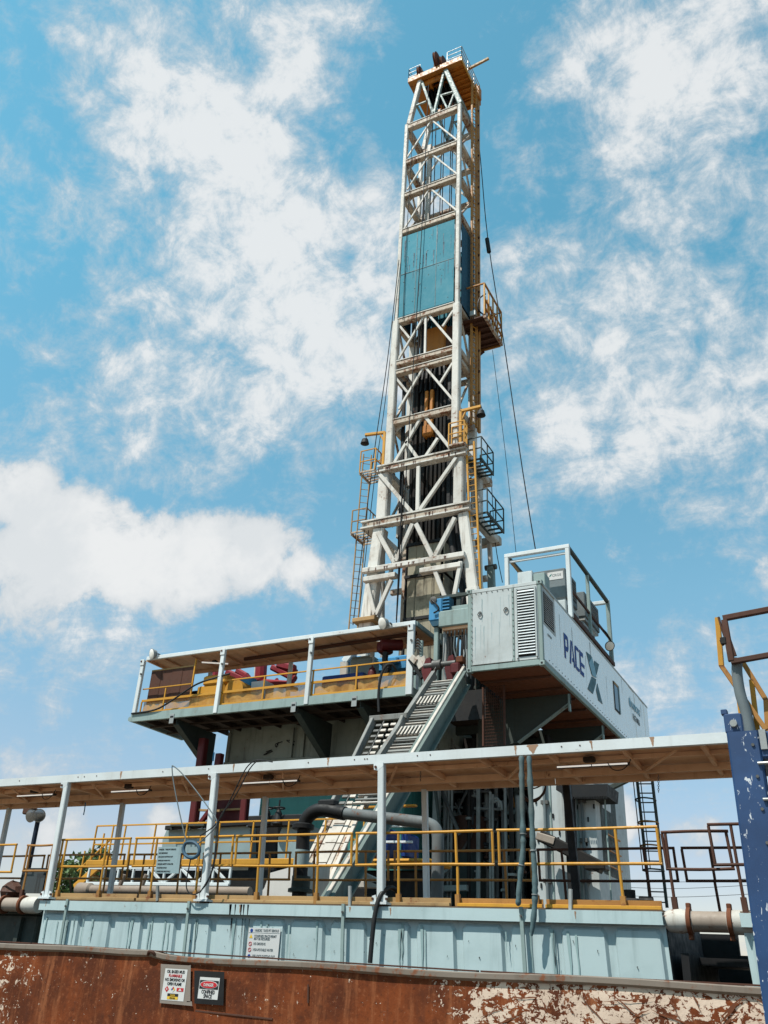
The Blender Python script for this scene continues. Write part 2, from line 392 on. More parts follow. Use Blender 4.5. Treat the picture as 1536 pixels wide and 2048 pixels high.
def dupe(src, par, off):
    """copy one part next to itself (shared mesh)"""
    c = src.copy(); COL.objects.link(c); c.parent = par; c.location = src.location+V(off); return c
_tm = {}
def text(name, mat, par, s, org, ex, ez, size, depth=.004, align='CENTER', font_w=1.0, **k):
    """flat lettering: org = baseline point, ex = writing direction, ez = up"""
    cu = bpy.data.curves.new('t', 'FONT'); cu.body = s; cu.align_x = align; cu.size = size; cu.extrude = depth/2; cu.offset = .0; cu.space_character = 1.0
    cu.resolution_u = 3; cu.offset = size*.018
    ob = bpy.data.objects.new('t', cu); COL.objects.link(ob)
    dg = bpy.context.evaluated_depsgraph_get()
    me = bpy.data.meshes.new_from_object(ob.evaluated_get(dg))
    bpy.data.objects.remove(ob); bpy.data.curves.remove(cu)
    ex = V(ex).normalized(); ez = V(ez).normalized(); ey = ez.cross(ex); base = V(org)-root_of(par).location
    for vtx in me.vertices: vtx.co = base+ex*vtx.co.x*font_w+ez*vtx.co.y+ey*vtx.co.z
    me.materials.clear(); me.materials.append(MAT[mat]); me.name = name
    o = bpy.data.objects.new(name, me); COL.objects.link(o); o.parent = par
    return tag(o, **k)

# ---------------------------------------------------------------- ground and far things
g = M(); N = 24
g.add([(-4000, -4000, 0), (4000, -4000, 0), (4000, 4000, 0), (-4000, 4000, 0)], [(0, 1, 2, 3)])
go = B(g, 'ground', 'ground', kind='structure')

# ================================================================ pale blue mud tank with its roofed walkway
TX0, TX1, TY, TY2, TZ = -14.15, -2.6, 13.2, 15.9, 2.58
def mud_tank(x0, x1, label, ribs, straps):
    t = thing('mud_tank', label, 'tank', ((x0+x1)/2, TY+1.2, 0))
    L = True
    box('back_sheet', 'tank_blue', t, x0, x1, TY+.07, TY2, .25, TZ-.02, 0, L)
    n = round((x1-x0)/.75)
    xs = [x1-.75*i for i in range(n+1)]
    for i in range(n):
        a, b = xs[i+1], xs[i]
        if i == n-1: a = x0+.02
        g = .05; m = M(L)     # a pressed panel standing proud, with sloping flanks and a rounded head
        z0, z1 = .35, TZ-.20
        o = [(a+g, z0), (b-g, z0), (b-g, z1-.07), (b-g-.05, z1), (a+g+.05, z1), (a+g, z1-.07)]
        inn = [(a+g+.035, z0+.03), (b-g-.035, z0+.03), (b-g-.035, z1-.095), (b-g-.075, z1-.04), (a+g+.075, z1-.04), (a+g+.035, z1-.095)]
        vs = [(x, TY+.069, z) for x, z in o]+[(x, TY+.018+rnd(-.004, .004), z) for x, z in inn]
        m.add(vs, [tuple(range(6, 12))]+[(k, (k+1) % 6, 6+(k+1) % 6, 6+k) for k in range(6)])
        B(m, 'panel', 'tank_blue', t)
    B(M(L).chan((x0, TY-.015, TZ-.08), (x1, TY-.015, TZ-.08), .10, .165, .014, flip=-1), 'top_beam', 'tank_blue', t)
    for sx in straps:
        st = bar('strap', 'mint', t, (sx, TY-.085, .3), (sx, TY-.085, TZ+.03), .055, .03, (0, 1, 0), L)
        tube('bolt', 'steel', st, (sx, TY-.10, TZ-.09), (sx, TY-.125, TZ-.09), .018, 6, L)
    box('deck_grating', 'grating', t, x0, x1, TY+.05, TY2, TZ-.015, TZ+.03, 0, L)
    box('shade_plate', 'black', t, x1+.001, x1+.012, TY+.09, TY2, .26, TZ-.03, 0, L)  # black plate over the end face, its shade given as colour
    return t
tank = mud_tank(TX0, TX1, 'long pale blue ribbed mud tank behind the rusty bin', 15, [at(140, 1810, Y=TY).x, at(383, 1815, Y=TY).x, at(691, 1825, Y=TY).x, at(1046, 1830, Y=TY).x])
tank2 = mud_tank(-1.62, 3.5, 'second pale blue tank beyond the gap, beside the blue steel frame', 6, [])
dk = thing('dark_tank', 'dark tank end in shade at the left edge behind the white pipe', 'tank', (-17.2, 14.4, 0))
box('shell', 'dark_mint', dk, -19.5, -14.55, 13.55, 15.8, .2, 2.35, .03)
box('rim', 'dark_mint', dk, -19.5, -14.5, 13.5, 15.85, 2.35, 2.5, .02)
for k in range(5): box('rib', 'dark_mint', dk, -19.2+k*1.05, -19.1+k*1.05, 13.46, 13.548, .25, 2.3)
# toe boards along the deck edge
segs = [(-14.1, -11.95, 'ochre'), (-11.9, -10.5, 'ochre'), (-10.45, -8.15, 'ochre'), (-8.1, -5.75, 'ochre'), (-5.62, -4.3, 'rusty_yellow'), (-4.25, -2.62, 'rusty_yellow')]
for i, (a, b_, mt) in enumerate(segs):
    B(M(True).bar((a, TY+.14, TZ+.09), (b_, TY+.14, TZ+.09), .02, .12), 'toe_board', mt, tank)
    B(M(True).bar((a, TY+.095, TZ+.055), (b_, TY+.095, TZ+.055), .06, .05), 'toe_angle', 'ochre' if mt == 'ochre' else 'yellow', tank)
# drips of oil down the panels beside the notice
for k in range(9):
    x = -9.72+rnd(0, .42); zz = TZ-.165; ln = rnd(.25, 1.0)
    m = M(True); w0 = rnd(.006, .018)
    m.add([(x, TY+.0015, zz-.05), (x+w0, TY+.0015, zz-.05), (x+w0*.4-.01, TY+.0015, zz-ln)], [(0, 1, 2)])
    m.add([(x-.01, TY-.067, TZ-.005), (x+w0+.012, TY-.067, TZ-.005), (x+w0, TY-.067, zz), (x, TY-.067, zz)], [(0, 1, 2, 3)])
    B(m, 'oil_drip', 'black', tank)

# ---- roof over the walkway
RX0, RX1, RY0, RY1, RZ = -19.0, 1.2, 13.2, 15.2, 4.92
rf = thing('walkway_canopy', 'long flat canopy with white edge beam over the mud tank walkway', 'canopy', (-8.5, 14.2, 2.6))
L = True
for (a, b_) in ((RX0, -4.5), (-4.49, RX1)):
    B(M(L).chan((a, RY0, RZ-.075), (b_, RY0, RZ-.075), .09, .15, .012, flip=-1), 'edge_beam', 'canopy_white', rf)
    B(M(L).chan((a, RY1, RZ-.15), (b_, RY1, RZ-.15), .09, .13, .012, flip=-1), 'edge_beam', 'soffit', rf)
    B(M(L).chan((a, RY0+1.42, RZ-.16), (b_, RY0+1.42, RZ-.16), .07, .11, .012, flip=-1), 'purlin', 'soffit', rf)
xx = [RX0+i*1.15 for i in range(18)]
for i in range(17):
    B(M(L).add([(xx[i]+.003, RY0+.046, RZ-.03), (xx[i+1]-.003, RY0+.046, RZ-.03), (xx[i+1]-.003, RY1+.04, RZ-.09), (xx[i]+.003, RY1+.04, RZ-.09),
                (xx[i]+.003, RY0+.046, RZ-.01), (xx[i+1]-.003, RY0+.046, RZ-.01), (xx[i+1]-.003, RY1+.04, RZ-.07), (xx[i]+.003, RY1+.04, RZ-.07)],
               [(0, 3, 2, 1), (4, 5, 6, 7), (0, 1, 5, 4), (1, 2, 6, 5), (2, 3, 7, 6), (3, 0, 4, 7)]), 'roof_sheet', 'soffit', rf)
for i in range(18):
    B(M(L).bar((xx[i], RY0+.05, RZ-.085), (xx[i], RY1-.05, RZ-.145), .06, .10), 'rafter', 'soffit', rf)
B(M(L).bar((RX0, RY0+.72, RZ-.10), (RX1, RY0+.72, RZ-.10), .05, .07), 'purlin', 'soffit', rf)
for i in range(0, 17, 2):
    B(M(L).bar((xx[i]+.05, RY0+1.40, RZ-.19), (xx[i]+.75, RY0+.30, RZ-.14), .04, .03), 'brace', 'soffit', rf)
PX = [-17.65, -14.03, -10.32, -6.87, ]
def lx(x): return x
for x in PX:
    p = B(M(L).bar((x, RY0-.005, TZ+.06), (x, RY0-.005, RZ-.14), .115, .115), 'post', 'canopy_white', rf)
    B(M(L).box(x-.14, x+.14, RY0-.11, RY0+.10, TZ+.031, TZ+.065), 'base_plate', 'canopy_white', p)
    for sx in (-.12, .12):
        B(M(L).poly([(x+sx, RY0-.06, TZ+.06), (x+sx*1.15, RY0-.06, TZ+.15), (x+sx*.6, RY0-.06, TZ+.17), (x+sx*.45, RY0-.06, TZ+.06)], (0, .012, 0)), 'gusset', 'canopy_white', p)
        B(M(L).tube((x+sx, RY0-.075, TZ+.11), (x+sx, RY0-.045, TZ+.11), .02, 8), 'bolt', 'rust_brown', p)
    B(M(L).poly([(x-.13, RY0-.064, RZ-.15), (x+.05, RY0-.064, RZ-.15), (x+.05, RY0-.064, RZ-.20), (x-.06, RY0-.064, RZ-.27), (x-.12, RY0-.064, RZ-.25)], (0, .012, 0)), 'hinge_plate', 'canopy_white', p)
    B(M(L).tube((x-.085, RY0-.085, RZ-.21), (x-.085, RY0-.05, RZ-.21), .022, 8), 'hinge_pin', 'rust_brown', p)
for x in (-17.9, -14.35, -10.55, -7.0, ):
    B(M(L).bar((x, RY1-.02, TZ), (x, RY1-.02, RZ-.2), .10, .10), 'post', 'canopy_white', rf)
bp_ = B(M(L).bar((-4.35, RY1+.12, TZ), (-4.35, RY1+.12, RZ-.2), .13, .11), 'post', 'black', rf)  # back post coloured black for the shade it stands in
def tube_lamp(u0, v0, u1, v1, where):
    a = at(u0, v0, Z=RZ-.24); b_ = at(u1, v1, Z=RZ-.24); yy = (a.y+b_.y)/2
    t = thing('tube_light', 'fluorescent tube light under the canopy roof '+where, 'light', (a.x+.4, yy, RZ-.2), 'tube lights under the walkway canopy')
    box('housing', 'dark_soffit', t, a.x-.02, b_.x+.02, yy-.03, yy+.06, RZ-.225, RZ-.19, .008)
    for (p, q_) in ((a.x, (a.x+b_.x)/2-.01), ((a.x+b_.x)/2+.01, b_.x)):
        tube('tube', 'tube_light', t, (p, yy-.045, RZ-.215), (q_, yy-.045, RZ-.215), .013, 10)
    box('junction_box', 'dark_soffit', t, (a.x+b_.x)/2-.12, (a.x+b_.x)/2+.06, yy-.10, yy+.0, RZ-.168, RZ-.085, .01)
    c = (a.x+b_.x)/2
    path('cable', 'rubber', t, [(b_.x-.3, yy-.06, RZ-.19), (b_.x-.22, yy-.07, RZ-.30), (b_.x-.08, yy-.07, RZ-.31), (b_.x+.03, yy-.06, RZ-.22), (b_.x+.06, yy-.04, RZ-.12)], .008, 6)
tube_lamp(40, 1596, 105, 1591, 'at the far left end')
tube_lamp(222, 1586, 302, 1584, 'above the notice board')
tube_lamp(490, 1571, 594, 1564, 'left of the centre post')
tube_lamp(1115, 1538, 1257, 1532, 'near the blue steel frame')

# ---- railings
def rail_panel(x0, x1, y, posts, mat, label, zt=3.69, zm=3.2, zb=TZ, r=.020, group='handrail panels of the tank walkway', low=None):
    L = True
    t = thing('guard_rail', label, 'guard rail', ((x0+x1)/2, y, zb), group)
    def rb(n, a, b_):
        if 'rail' in n: mid_ = (V(a)+V(b_))/2+V((0, rnd(-.018, .018), rnd(-.012, .010))); B(M(L).path(smooth([V(a), mid_, V(b_)], 4), r*1.06, 8), n, mat, t)
        else: B(M(L).bar(a, V(b_)+V((rnd(-.012, .012), rnd(-.008, .008), 0)), 2*r, 2*r, None, .3), n, mat, t)
    rb('top_rail', (x0, y, zt), (x1, y, zt)); rb('mid_rail', (x0, y, zm), (x1, y, zm))
    rb('end_upright', (x0+r, y, zm+r), (x0+r, y, zt-r)); rb('end_upright', (x1-r, y, zm+r), (x1-r, y, zt-r))
    for p in posts:
        rb('post', (p, y+.002, zb-.02), (p, y+.002, zm-r)); rb('post', (p, y+.002, zm+r), (p, y+.002, zt-r))
        B(M(L).bar((p, y-.0, zb), (p, y-.0, zb+.2), .075, .065, None, .1), 'socket', 'rusty_yellow' if mat == 'yellow' else 'rust_brown', t)
    return t
YF = TY+.10
rail_panel(-14.02, -12.24, YF, [-13.9, -12.85], 'yellow', 'yellow guard rail panel beside the leftmost white canopy post')
rail_panel(-12.13, -9.86, YF, [-11.62, -10.6], 'yellow', 'yellow guard rail panel carrying the grey notice board')
rail_panel(-9.82, -7.46, YF, [-9.3, -8.12], 'yellow', 'yellow guard rail panel in front of the steep pipe ramp')
rail_panel(-7.40, -5.0, YF, [-6.62, -5.62], 'yellow', 'yellow guard rail panel right of the centre canopy post')
rail_panel(-4.94, -2.53, YF, [-4.38, -3.13], 'yellow', 'yellow guard rail panel behind the two hanging blue hoses')
rail_panel(-2.5, -1.60, YF+.05, [-2.45], 'rust_brown', 'short rusty guard rail panel above the rusty pipe clamps', 3.62, 3.14)
rail_panel(-1.85, .8, YF-.02, [-1.55, .3], 'rust_brown', 'rusty guard rail panel running behind the blue steel frame', 3.7, 3.18)
rail_panel(-18.6, -15.25, YF, [-17.8, -15.9], 'yellow', 'yellow guard rail panel at the far left edge', 3.62, 3.1)
rail_panel(-14.95, -14.2, YF, [-14.85, -14.25], 'rusty_yellow', 'narrow yellow gate panel in front of the dark screen', 3.6, 3.12)
YB2 = TY2-.2
bx = [-19, -16.6, -14.6, -12.55, -12.35, -10.05, -9.85, -7.45, -7.25, -5.1, -4.95, -2.35, -2.2, 1.0]
bl = ['at the far left', 'beside the floodlight pole', 'by the green tree', 'behind the notice board', 'behind the ramp foot', 'behind the centre canopy post', 'in front of the white tank', 'below the caged ladder']
bk = [(-19.4, -17.0, 'far left, behind the yellow panels'), (-16.9, -14.55, 'behind the dark screen on the left'), (-14.45, -12.5, 'in front of the green tree'), (-12.4, -10.2, 'behind the notice board'),
      (-10.1, -8.0, 'behind the foot of the steep ramp'), (-7.9, -5.2, 'right of the centre canopy post'), (-5.1, -2.75, 'in front of the white corner building'), (-2.65, 1.2, 'in front of the caged ladder')]
for (a, b_, w_) in bk:
    rail_panel(a, b_, YB2, [a+.45, b_-.5], 'rusty_yellow' if a < -6 else 'rust_brown', 'rusty back guard rail panel '+w_, 3.72, 3.22, TZ, .021, 'back handrail panels of the tank walkway')
# stub posts standing on the deck edge
for (u, v0, v1) in ((1141, 1778, 1822), (315, 1772, 1802), (700, 1772, 1812)):
    a = at(u, v1, Y=TY+.06); b_ = at(u, v0, Y=TY+.06)
    bar('stub_post', 'galv', tank, (a.x, a.y, a.z), (b_.x, a.y, b_.z), .05, .05)
# notice board on the rail
nb = thing('notice_board', 'grey notice board with black lines of text on the yellow rail', 'sign', at(355, 1740, Y=YF-.05))
p0 = at(319, 1742, Y=YF-.045); p1 = at(365, 1697, Y=YF-.045)
def lb(m): m.lean = True; return m
hx0, hx1, hz0, hz1 = -11.52, -10.98, 3.07, 3.52
B(M(True).box(hx0, hx1, YF-.05, YF-.04, hz0, hz1), 'board', 'grey_blue', nb)
def ltxt(par, s, x, y, z, size, mat='ink_black', align='LEFT', fw=.9, lean=True):
    text('lettering', mat, par, s, (x-LEAN*(z-2.6) if lean else x, y, z), (1, 0, 0), (0, 0, 1), size, .002, align, fw)
for i, (s_, sz) in enumerate((('NABORS   TAKE PIT SERIOUS', .034), ('NO SMOKING', .036), ('USE LOCK OUT/TAG OUT', .032), ('BARRICADE WHEN PIT IS', .028), ('USE JOB SAFETY ANALYSIS', .034), ('CONFINED SPACE', .03), ('BARRICADE MUD PILLS', .034))):
    ltxt(nb, s_, hx0+.03, YF-.053, hz1-.055-i*.062, sz)

# ---- white pipe with rusty clamps, right and left of the tank
pp = thing('mud_line_pipe', 'white pipe with two rusty clamps bridging the gap right of the tank', 'pipe', (-2.0, 13.35, 2.3))
a = at(1325, 1842, Y=13.35); b_ = at(1540, 1846, Y=13.35)
zc = (a.z+b_.z)/2
B(M().lathe((a.x, 13.35, zc), (1, 0, 0), [(.09, 0), (.14, .1), (.155, .25), (.135, .33), (.135, .4)], 20), 'elbow_end', 'pipe_white', pp)
tube('pipe', 'pipe_beige', pp, (a.x+.36, 13.35, zc), (a.x+.86, 13.35, zc), .128, 20)
B(M().lathe((a.x+.84, 13.35, zc), (1, 0, 0), [(.135, 0), (.15, .05), (.15, .5), (.12, .75)], 20), 'elbow_end', 'pipe_white', pp)
for xx_ in (a.x+.36, a.x+.88):
    c = B(M().lathe((xx_-.035, 13.35, zc), (1, 0, 0), [(.14, 0), (.175, .01), (.175, .06), (.14, .07)], 20), 'clamp', 'rust', pp)
    for s_ in (-1, 1): B(M().box(xx_-.03, xx_+.03, 13.30, 13.40, zc+s_*.19-.035, zc+s_*.19+.035, .008), 'clamp_lug', 'rust', c)
pl_ = thing('mud_line_pipe', 'white pipe with rusty clamp at the left end of the tank', 'pipe', (-15, 13.3, 2.3))
a = at(75, 1808, Y=13.3)
B(M().lathe((a.x+.05, 13.3, a.z-.02), (-1, 0, 0), [(.14, 0), (.15, .05), (.15, .3), (.125, .38)], 20), 'elbow_end', 'pipe_white', pl_)
tube('pipe', 'pipe_beige', pl_, (a.x-.32, 13.3, a.z-.02), (-18.5, 13.3, a.z-.02), .125, 20)
for dx in (-.33, -.85): B(M().lathe((a.x+dx, 13.3, a.z-.02), (-1, 0, 0), [(.13, 0), (.17, .01), (.17, .06), (.13, .07)], 20), 'clamp', 'rust', pl_)

# ---- rusty bin in the foreground
BY = 10.5
bn = thing('cuttings_bin', 'long rusty steel bin with flaking cream paint in the foreground', 'bin', (-5, 11.4, 0))
def rim_z(x): return 1.765+.0*x+max(0, (-7.0-x))*.008+.012*math.sin(x*1.7)+(.02*math.exp(-((x+8.95)/.35)**2) - (.028 if x > -8.9 else 0)*min(1, max(0, (x+9.2)/.5)))
xs = [-16+i*.25 for i in range(77)]
m = M()
for i, x in enumerate(xs):
    bow = .012*math.sin(x*.9)+.006*math.sin(x*3.1)
    m.v += [V((x, BY+bow*1.0, 0)), V((x, BY+bow, .8)), V((x, BY-.012+bow, 1.3)), V((x, BY+bow*.5, rim_z(x)-.085))]
for i in range(len(xs)-1):
    for k in range(3): m.f.append((i*4+k, i*4+4+k, i*4+5+k, i*4+1+k))
m.sm = True
B(m, 'front_wall', 'bin_rust', bn)
m = M()
for x in xs:
    z = rim_z(x); m.v += [V((x, BY-.045, z-.062)), V((x, BY-.045, z-.012)), V((x, BY-.03, z)), V((x, BY+.10, z)), V((x, BY+.10, z-.012)), V((x, BY-.0, z-.09))]
for i in range(len(xs)-1):
    for k in range(6): m.f.append((i*6+k, i*6+6+k, i*6+6+(k+1) % 6, i*6+(k+1) % 6))
B(m, 'rim', 'rim_metal', bn, label='bent grey-brown top rim with worn paint')
for (a_, b_) in ((-16, -11.3), (-11.28, -4.2), (-4.15, 3)):
    B(M().bar((a_, BY+.03, rim_z(a_)+.012), (b_, BY+.03, rim_z(b_)+.012), .09, .018), 'rim_strip', 'rust_brown', bn)
box('back_wall', 'rust', bn, -16, 3, 12.55, 12.6, 0, 1.70)
box('floor', 'rust', bn, -16, 3, BY+.06, 12.55, .1, .2)
# dent line and weld scars in the wall
bar('weld_seam', 'rust_brown', bn, (-8.1, BY-.012, 1.12), (-6.9, BY-.012, 1.10), .012, .02)
bar('weld_seam', 'rust_brown', bn, (-6.42, BY-.022, 1.50), (-6.40, BY-.022, 1.30), .02, .008)
path('lifting_eye', 'rust_brown', bn, [(-9.0, BY-.05, rim_z(-9)-.06), (-8.96, BY-.08, rim_z(-9)-.02), (-8.9, BY-.07, rim_z(-9)-.03), (-8.88, BY-.05, rim_z(-9)-.06)], .02)
# scratches through the remaining cream paint
def bow_y(x): return BY+.012*math.sin(x*.9)+.006*math.sin(x*3.1)-.012
for k in range(46):
    x = rnd(-4.0, 0.4); z = rnd(1.05, 1.6); an = random.choice((.1, .75, -.7, .55, -.3, 1.35, -1.2))+rnd(-.15, .15); ln = rnd(.12, .55); n = 6; m = M()
    for j in range(n+1):
        t_ = j/n-.5; px_ = x+math.cos(an)*ln*t_+rnd(-.008, .008); pz_ = z+math.sin(an)*ln*t_+rnd(-.008, .008); hw = .0015+.011*(1-abs(2*t_))*rnd(.3, 1.2)
        pz_ = min(1.62, pz_)
        for s_ in (-1, 1): m.v.append(V((px_-math.sin(an)*hw*s_, bow_y(px_)-.006, pz_+math.cos(an)*hw*s_)))
    for j in range(n): m.f.append((2*j, 2*j+2, 2*j+3, 2*j+1))
    B(m, 'scratch', 'rust', bn)
def sheet(name, mat, par, pts, y0, th=.002):
    return B(M().poly([(x, y0, z) for x, z in pts], (0, th, 0)), name, mat, par)
def quadpx(pts, Y): return [(p.x, p.z) for p in (at(u, v, Y=Y) for u, v in pts)]
# sign 1
SY = BY-.045
s1 = thing('warning_sign', 'white oil based mud flammable warning sign taped with grey tape', 'sign', at(350, 2010, Y=SY), 'warning signs taped to the rusty bin')
q1 = quadpx([(320, 2006), (380, 2011), (380, 1931), (322, 1928)], SY); sheet('tape_backing', 'tape_grey', s1, q1, SY-.004)
for (c4, nm) in (([(320, 2006), (385, 2012), (384, 2003), (320, 1997)], 'tape_strip'), ([(374, 2004), (381, 2004), (382, 1930), (374, 1932)], 'tape_strip')):
    sheet(nm, 'tape_grey', s1, quadpx(c4, SY), SY-.006)
W0 = at(328, 2000, Y=SY); W1 = at(371, 1939, Y=SY)
x0, x1, z0, z1 = at(327, 1970, Y=SY).x, at(372, 1970, Y=SY).x, W0.z, W1.z; ww = x1-x0; hh = z1-z0; xc = (x0+x1)/2
sheet('paper', 'sign_white', s1, [(x0, z0), (x1, z0), (x1, z1), (x0, z1)], SY-.009)
def st(par, s_, fx, fz, size, mat='ink_black', fw=.86): text('lettering', mat, par, s_, (x0+ww*fx, SY-.012, z0+hh*fz), (1, 0, 0), (0, 0, 1), size, .002, 'CENTER', fw)
st(s1, 'OIL BASED MUD', .5, .87, hh*.13); st(s1, 'FLAMMABLE', .5, .74, hh*.13, 'ink_red'); st(s1, 'NO SMOKING OR', .5, .61, hh*.13); st(s1, 'OPEN FLAME', .5, .48, hh*.13)
def diamond(par, fx, fz, r, mat): sheet('pictogram', mat, par, [(x0+ww*fx, z0+hh*fz-r), (x0+ww*fx+r, z0+hh*fz), (x0+ww*fx, z0+hh*fz+r), (x0+ww*fx-r, z0+hh*fz)], SY-.012)
diamond(s1, .2, .35, hh*.095, 'ink_red'); sheet('pictogram', 'sign_white', s1, [(x0+ww*.17, z0+hh*.33), (x0+ww*.23, z0+hh*.33), (x0+ww*.2, z0+hh*.40)], SY-.014)
cx_, cz_, r_ = x0+ww*.48, z0+hh*.35, hh*.045
for dx, dz, mt in ((0, r_, 'ink_red'), (-r_, 0, 'ink_blue'), (r_, 0, 'ink_yellow'), (0, -r_, 'sign_white')):
    sheet('pictogram', mt, s1, [(cx_+dx, cz_+dz-r_), (cx_+dx+r_, cz_+dz), (cx_+dx, cz_+dz+r_), (cx_+dx-r_, cz_+dz)], SY-.012)
sheet('pictogram', 'ink_red', s1, [(x0+ww*.64, z0+hh*.30), (x0+ww*.94, z0+hh*.30), (x0+ww*.94, z0+hh*.41), (x0+ww*.64, z0+hh*.41)], SY-.012)
sheet('pictogram', 'sign_white', s1, [(x0+ww*.72, z0+hh*.32), (x0+ww*.86, z0+hh*.32), (x0+ww*.79, z0+hh*.40)], SY-.014)
sheet('label_band', 'ink_black', s1, [(x0+ww*.26, z0+hh*.13), (x0+ww*.74, z0+hh*.13), (x0+ww*.74, z0+hh*.22), (x0+ww*.26, z0+hh*.22)], SY-.012)
sheet('label_band', 'ink_yellow', s1, [(x0+ww*.26, z0+hh*.04), (x0+ww*.74, z0+hh*.04), (x0+ww*.74, z0+hh*.127), (x0+ww*.26, z0+hh*.127)], SY-.012)
text('lettering', 'ink_yellow', s1, 'DANGER', (xc, SY-.014, z0+hh*.15), (1, 0, 0), (0, 0, 1), hh*.06, .002, 'CENTER', .9)
text('lettering', 'ink_black', s1, 'OPEN MUD', (xc, SY-.014, z0+hh*.06), (1, 0, 0), (0, 0, 1), hh*.06, .002, 'CENTER', .8)
# sign 2
s2 = thing('warning_sign', 'danger confined space sign on black tape', 'sign', at(419, 2010, Y=SY), 'warning signs taped to the rusty bin')
sheet('tape_backing', 'tape_black', s2, quadpx([(389, 2007), (447, 2011), (449, 1944), (389, 1941)], SY), SY-.004)
W0 = at(399, 1997, Y=SY); W1 = at(437, 1956, Y=SY); x0, x1, z0, z1 = at(398, 1977, Y=SY).x, at(438, 1977, Y=SY).x, W0.z, W1.z; ww = x1-x0; hh = z1-z0; xc = (x0+x1)/2
sheet('paper', 'sign_white', s2, [(x0, z0), (x1, z0), (x1, z1), (x0, z1)], SY-.007)
sheet('header', 'ink_black', s2, [(x0+ww*.03, z0+hh*.46), (x1-ww*.03, z0+hh*.46), (x1-ww*.03, z0+hh*.86), (x0+ww*.03, z0+hh*.86)], SY-.010)
for k, (mt, rx, rz) in enumerate((('sign_white', .44, .185), ('ink_red', .41, .16))):
    sheet('oval', mt, s2, [(xc+ww*rx*math.cos(t), z0+hh*.66+hh*rz*math.sin(t)) for t in [2*math.pi*j/24 for j in range(24)]], SY-.013-.003*k)
text('lettering', 'sign_white', s2, 'DANGER', (xc, SY-.018, z0+hh*.585), (1, 0, 0), (0, 0, 1), hh*.20, .002, 'CENTER', .8)
text('lettering', 'ink_black', s2, 'CONFINED', (xc, SY-.010, z0+hh*.25), (1, 0, 0), (0, 0, 1), hh*.24, .002, 'CENTER', .72)
text('lettering', 'ink_black', s2, 'SPACE', (xc, SY-.010, z0+hh*.05), (1, 0, 0), (0, 0, 1), hh*.24, .002, 'CENTER', .8)
# notice on the blue tank
NY = TY-.006
s3 = thing('tank_notice', 'white safety notice with coloured symbols on the pale blue tank', 'sign', at(525, 1912, Y=NY), None)
W0 = at(493, 1912, Y=NY); W1 = at(559, 1857, Y=NY); x0, x1, z0, z1 = at(495, 1885, Y=NY).x, at(559, 1885, Y=NY).x, W0.z-.12, W1.z; ww = x1-x0; hh = z1-z0
sheet('plate', 'sign_white', s3, [(x0, z0), (x1, z0), (x1, z1), (x0, z1)], NY-.006, .004)
for j, (zf, s_, mt) in enumerate(((.90, 'NABORS  TAKE PIT SERIOUS', 'ink_blue'), (.745, 'CONFINED SPACE PERMIT', 'ink_yellow'), (.67, 'MAY BE REQUIRED', None), (.535, 'NO SMOKING', 'ink_red'), (.375, 'NON-POTABLE WATER', 'ink_red'), (.205, 'USE LOCK OUT/TAG OUT', 'ink_blue'))):
    text('lettering', 'ink_grey', s3, s_, (x0+ww*.2, NY-.009, z0+hh*zf), (1, 0, 0), (0, 0, 1), .052, .002, 'LEFT', .72)
    if mt:
        c0, c1, r_ = x0+ww*.1, z0+hh*(zf+.022), .028
        if mt == 'ink_yellow': sheet('symbol', mt, s3, [(c0-r_*1.2, c1-r_), (c0+r_*1.2, c1-r_), (c0, c1+r_*1.2)], NY-.009)
        elif mt == 'ink_blue': sheet('symbol', mt, s3, [(c0+r_*math.cos(t*.524), c1+r_*math.sin(t*.524)) for t in range(12)], NY-.009)
        else: B(M().path([(c0+r_*math.cos(t*.524), NY-.008, c1+r_*math.sin(t*.524)) for t in range(12)], .005, 5, True), 'symbol', mt, s3); bar('symbol', mt, s3, (c0-.018, NY-.008, c1+.018), (c0+.018, NY-.008, c1-.018), .005)
sheet('rule', 'ink_teal', s3, [(x0+.01, z0+hh*.86), (x1-.01, z0+hh*.86), (x1-.01, z0+hh*.865), (x0+.01, z0+hh*.865)], NY-.009)

# ---- blue steel frame at the right edge
bf = thing('blue_steel_frame', 'chipped dark blue steel container frame with white rungs at the right edge', 'frame', (-.4, 9.4, 0))
X0 = -1.05
bar('corner_post', 'chipped_blue', bf, (X0+.16, 9.3, 0), (X0+.16, 9.3, 3.94), .30, .16, (0, 1, 0))
bar('top_beam', 'chipped_blue', bf, (X0+.312, 9.3, 3.80), (1.6, 9.3, 3.80), .15, .26)
bar('corner_post', 'chipped_blue', bf, (1.75, 9.3, 0), (1.75, 9.3, 3.94), .28, .16, (0, 1, 0))
box('inner_wall', 'black', bf, X0+.34, 1.6, 9.75, 9.8, 1.9, 3.66)
box('roof_plate', 'chipped_blue', bf, X0+.02, 1.9, 9.385, 11.0, 3.86, 3.93)
box('side_wall', 'blue', bf, X0+.03, X0+.09, 9.39, 11.0, 1.6, 3.85)
for k in range(9):
    z = 3.62-.335*k
    tube('rung', 'galv', bf, (X0+.26, 9.2, z), (1.62, 9.2, z), .014, 8)
box('hinge_ear', 'chipped_blue', bf, X0+.0, X0+.17, 9.25, 9.36, 3.94, 4.13, .01)
box('hinge_ear', 'chipped_blue', bf, X0-.02, X0+.04, 9.26, 9.35, 4.13, 4.18, .005)
tube('hinge_pin', 'galv', bf, (X0+.09, 9.2, 4.02), (X0+.09, 9.27, 4.02), .035, 10)
box('latch_tag', 'galv', bf, X0+.31, X0+.37, 9.20, 9.222, 3.75, 3.94)
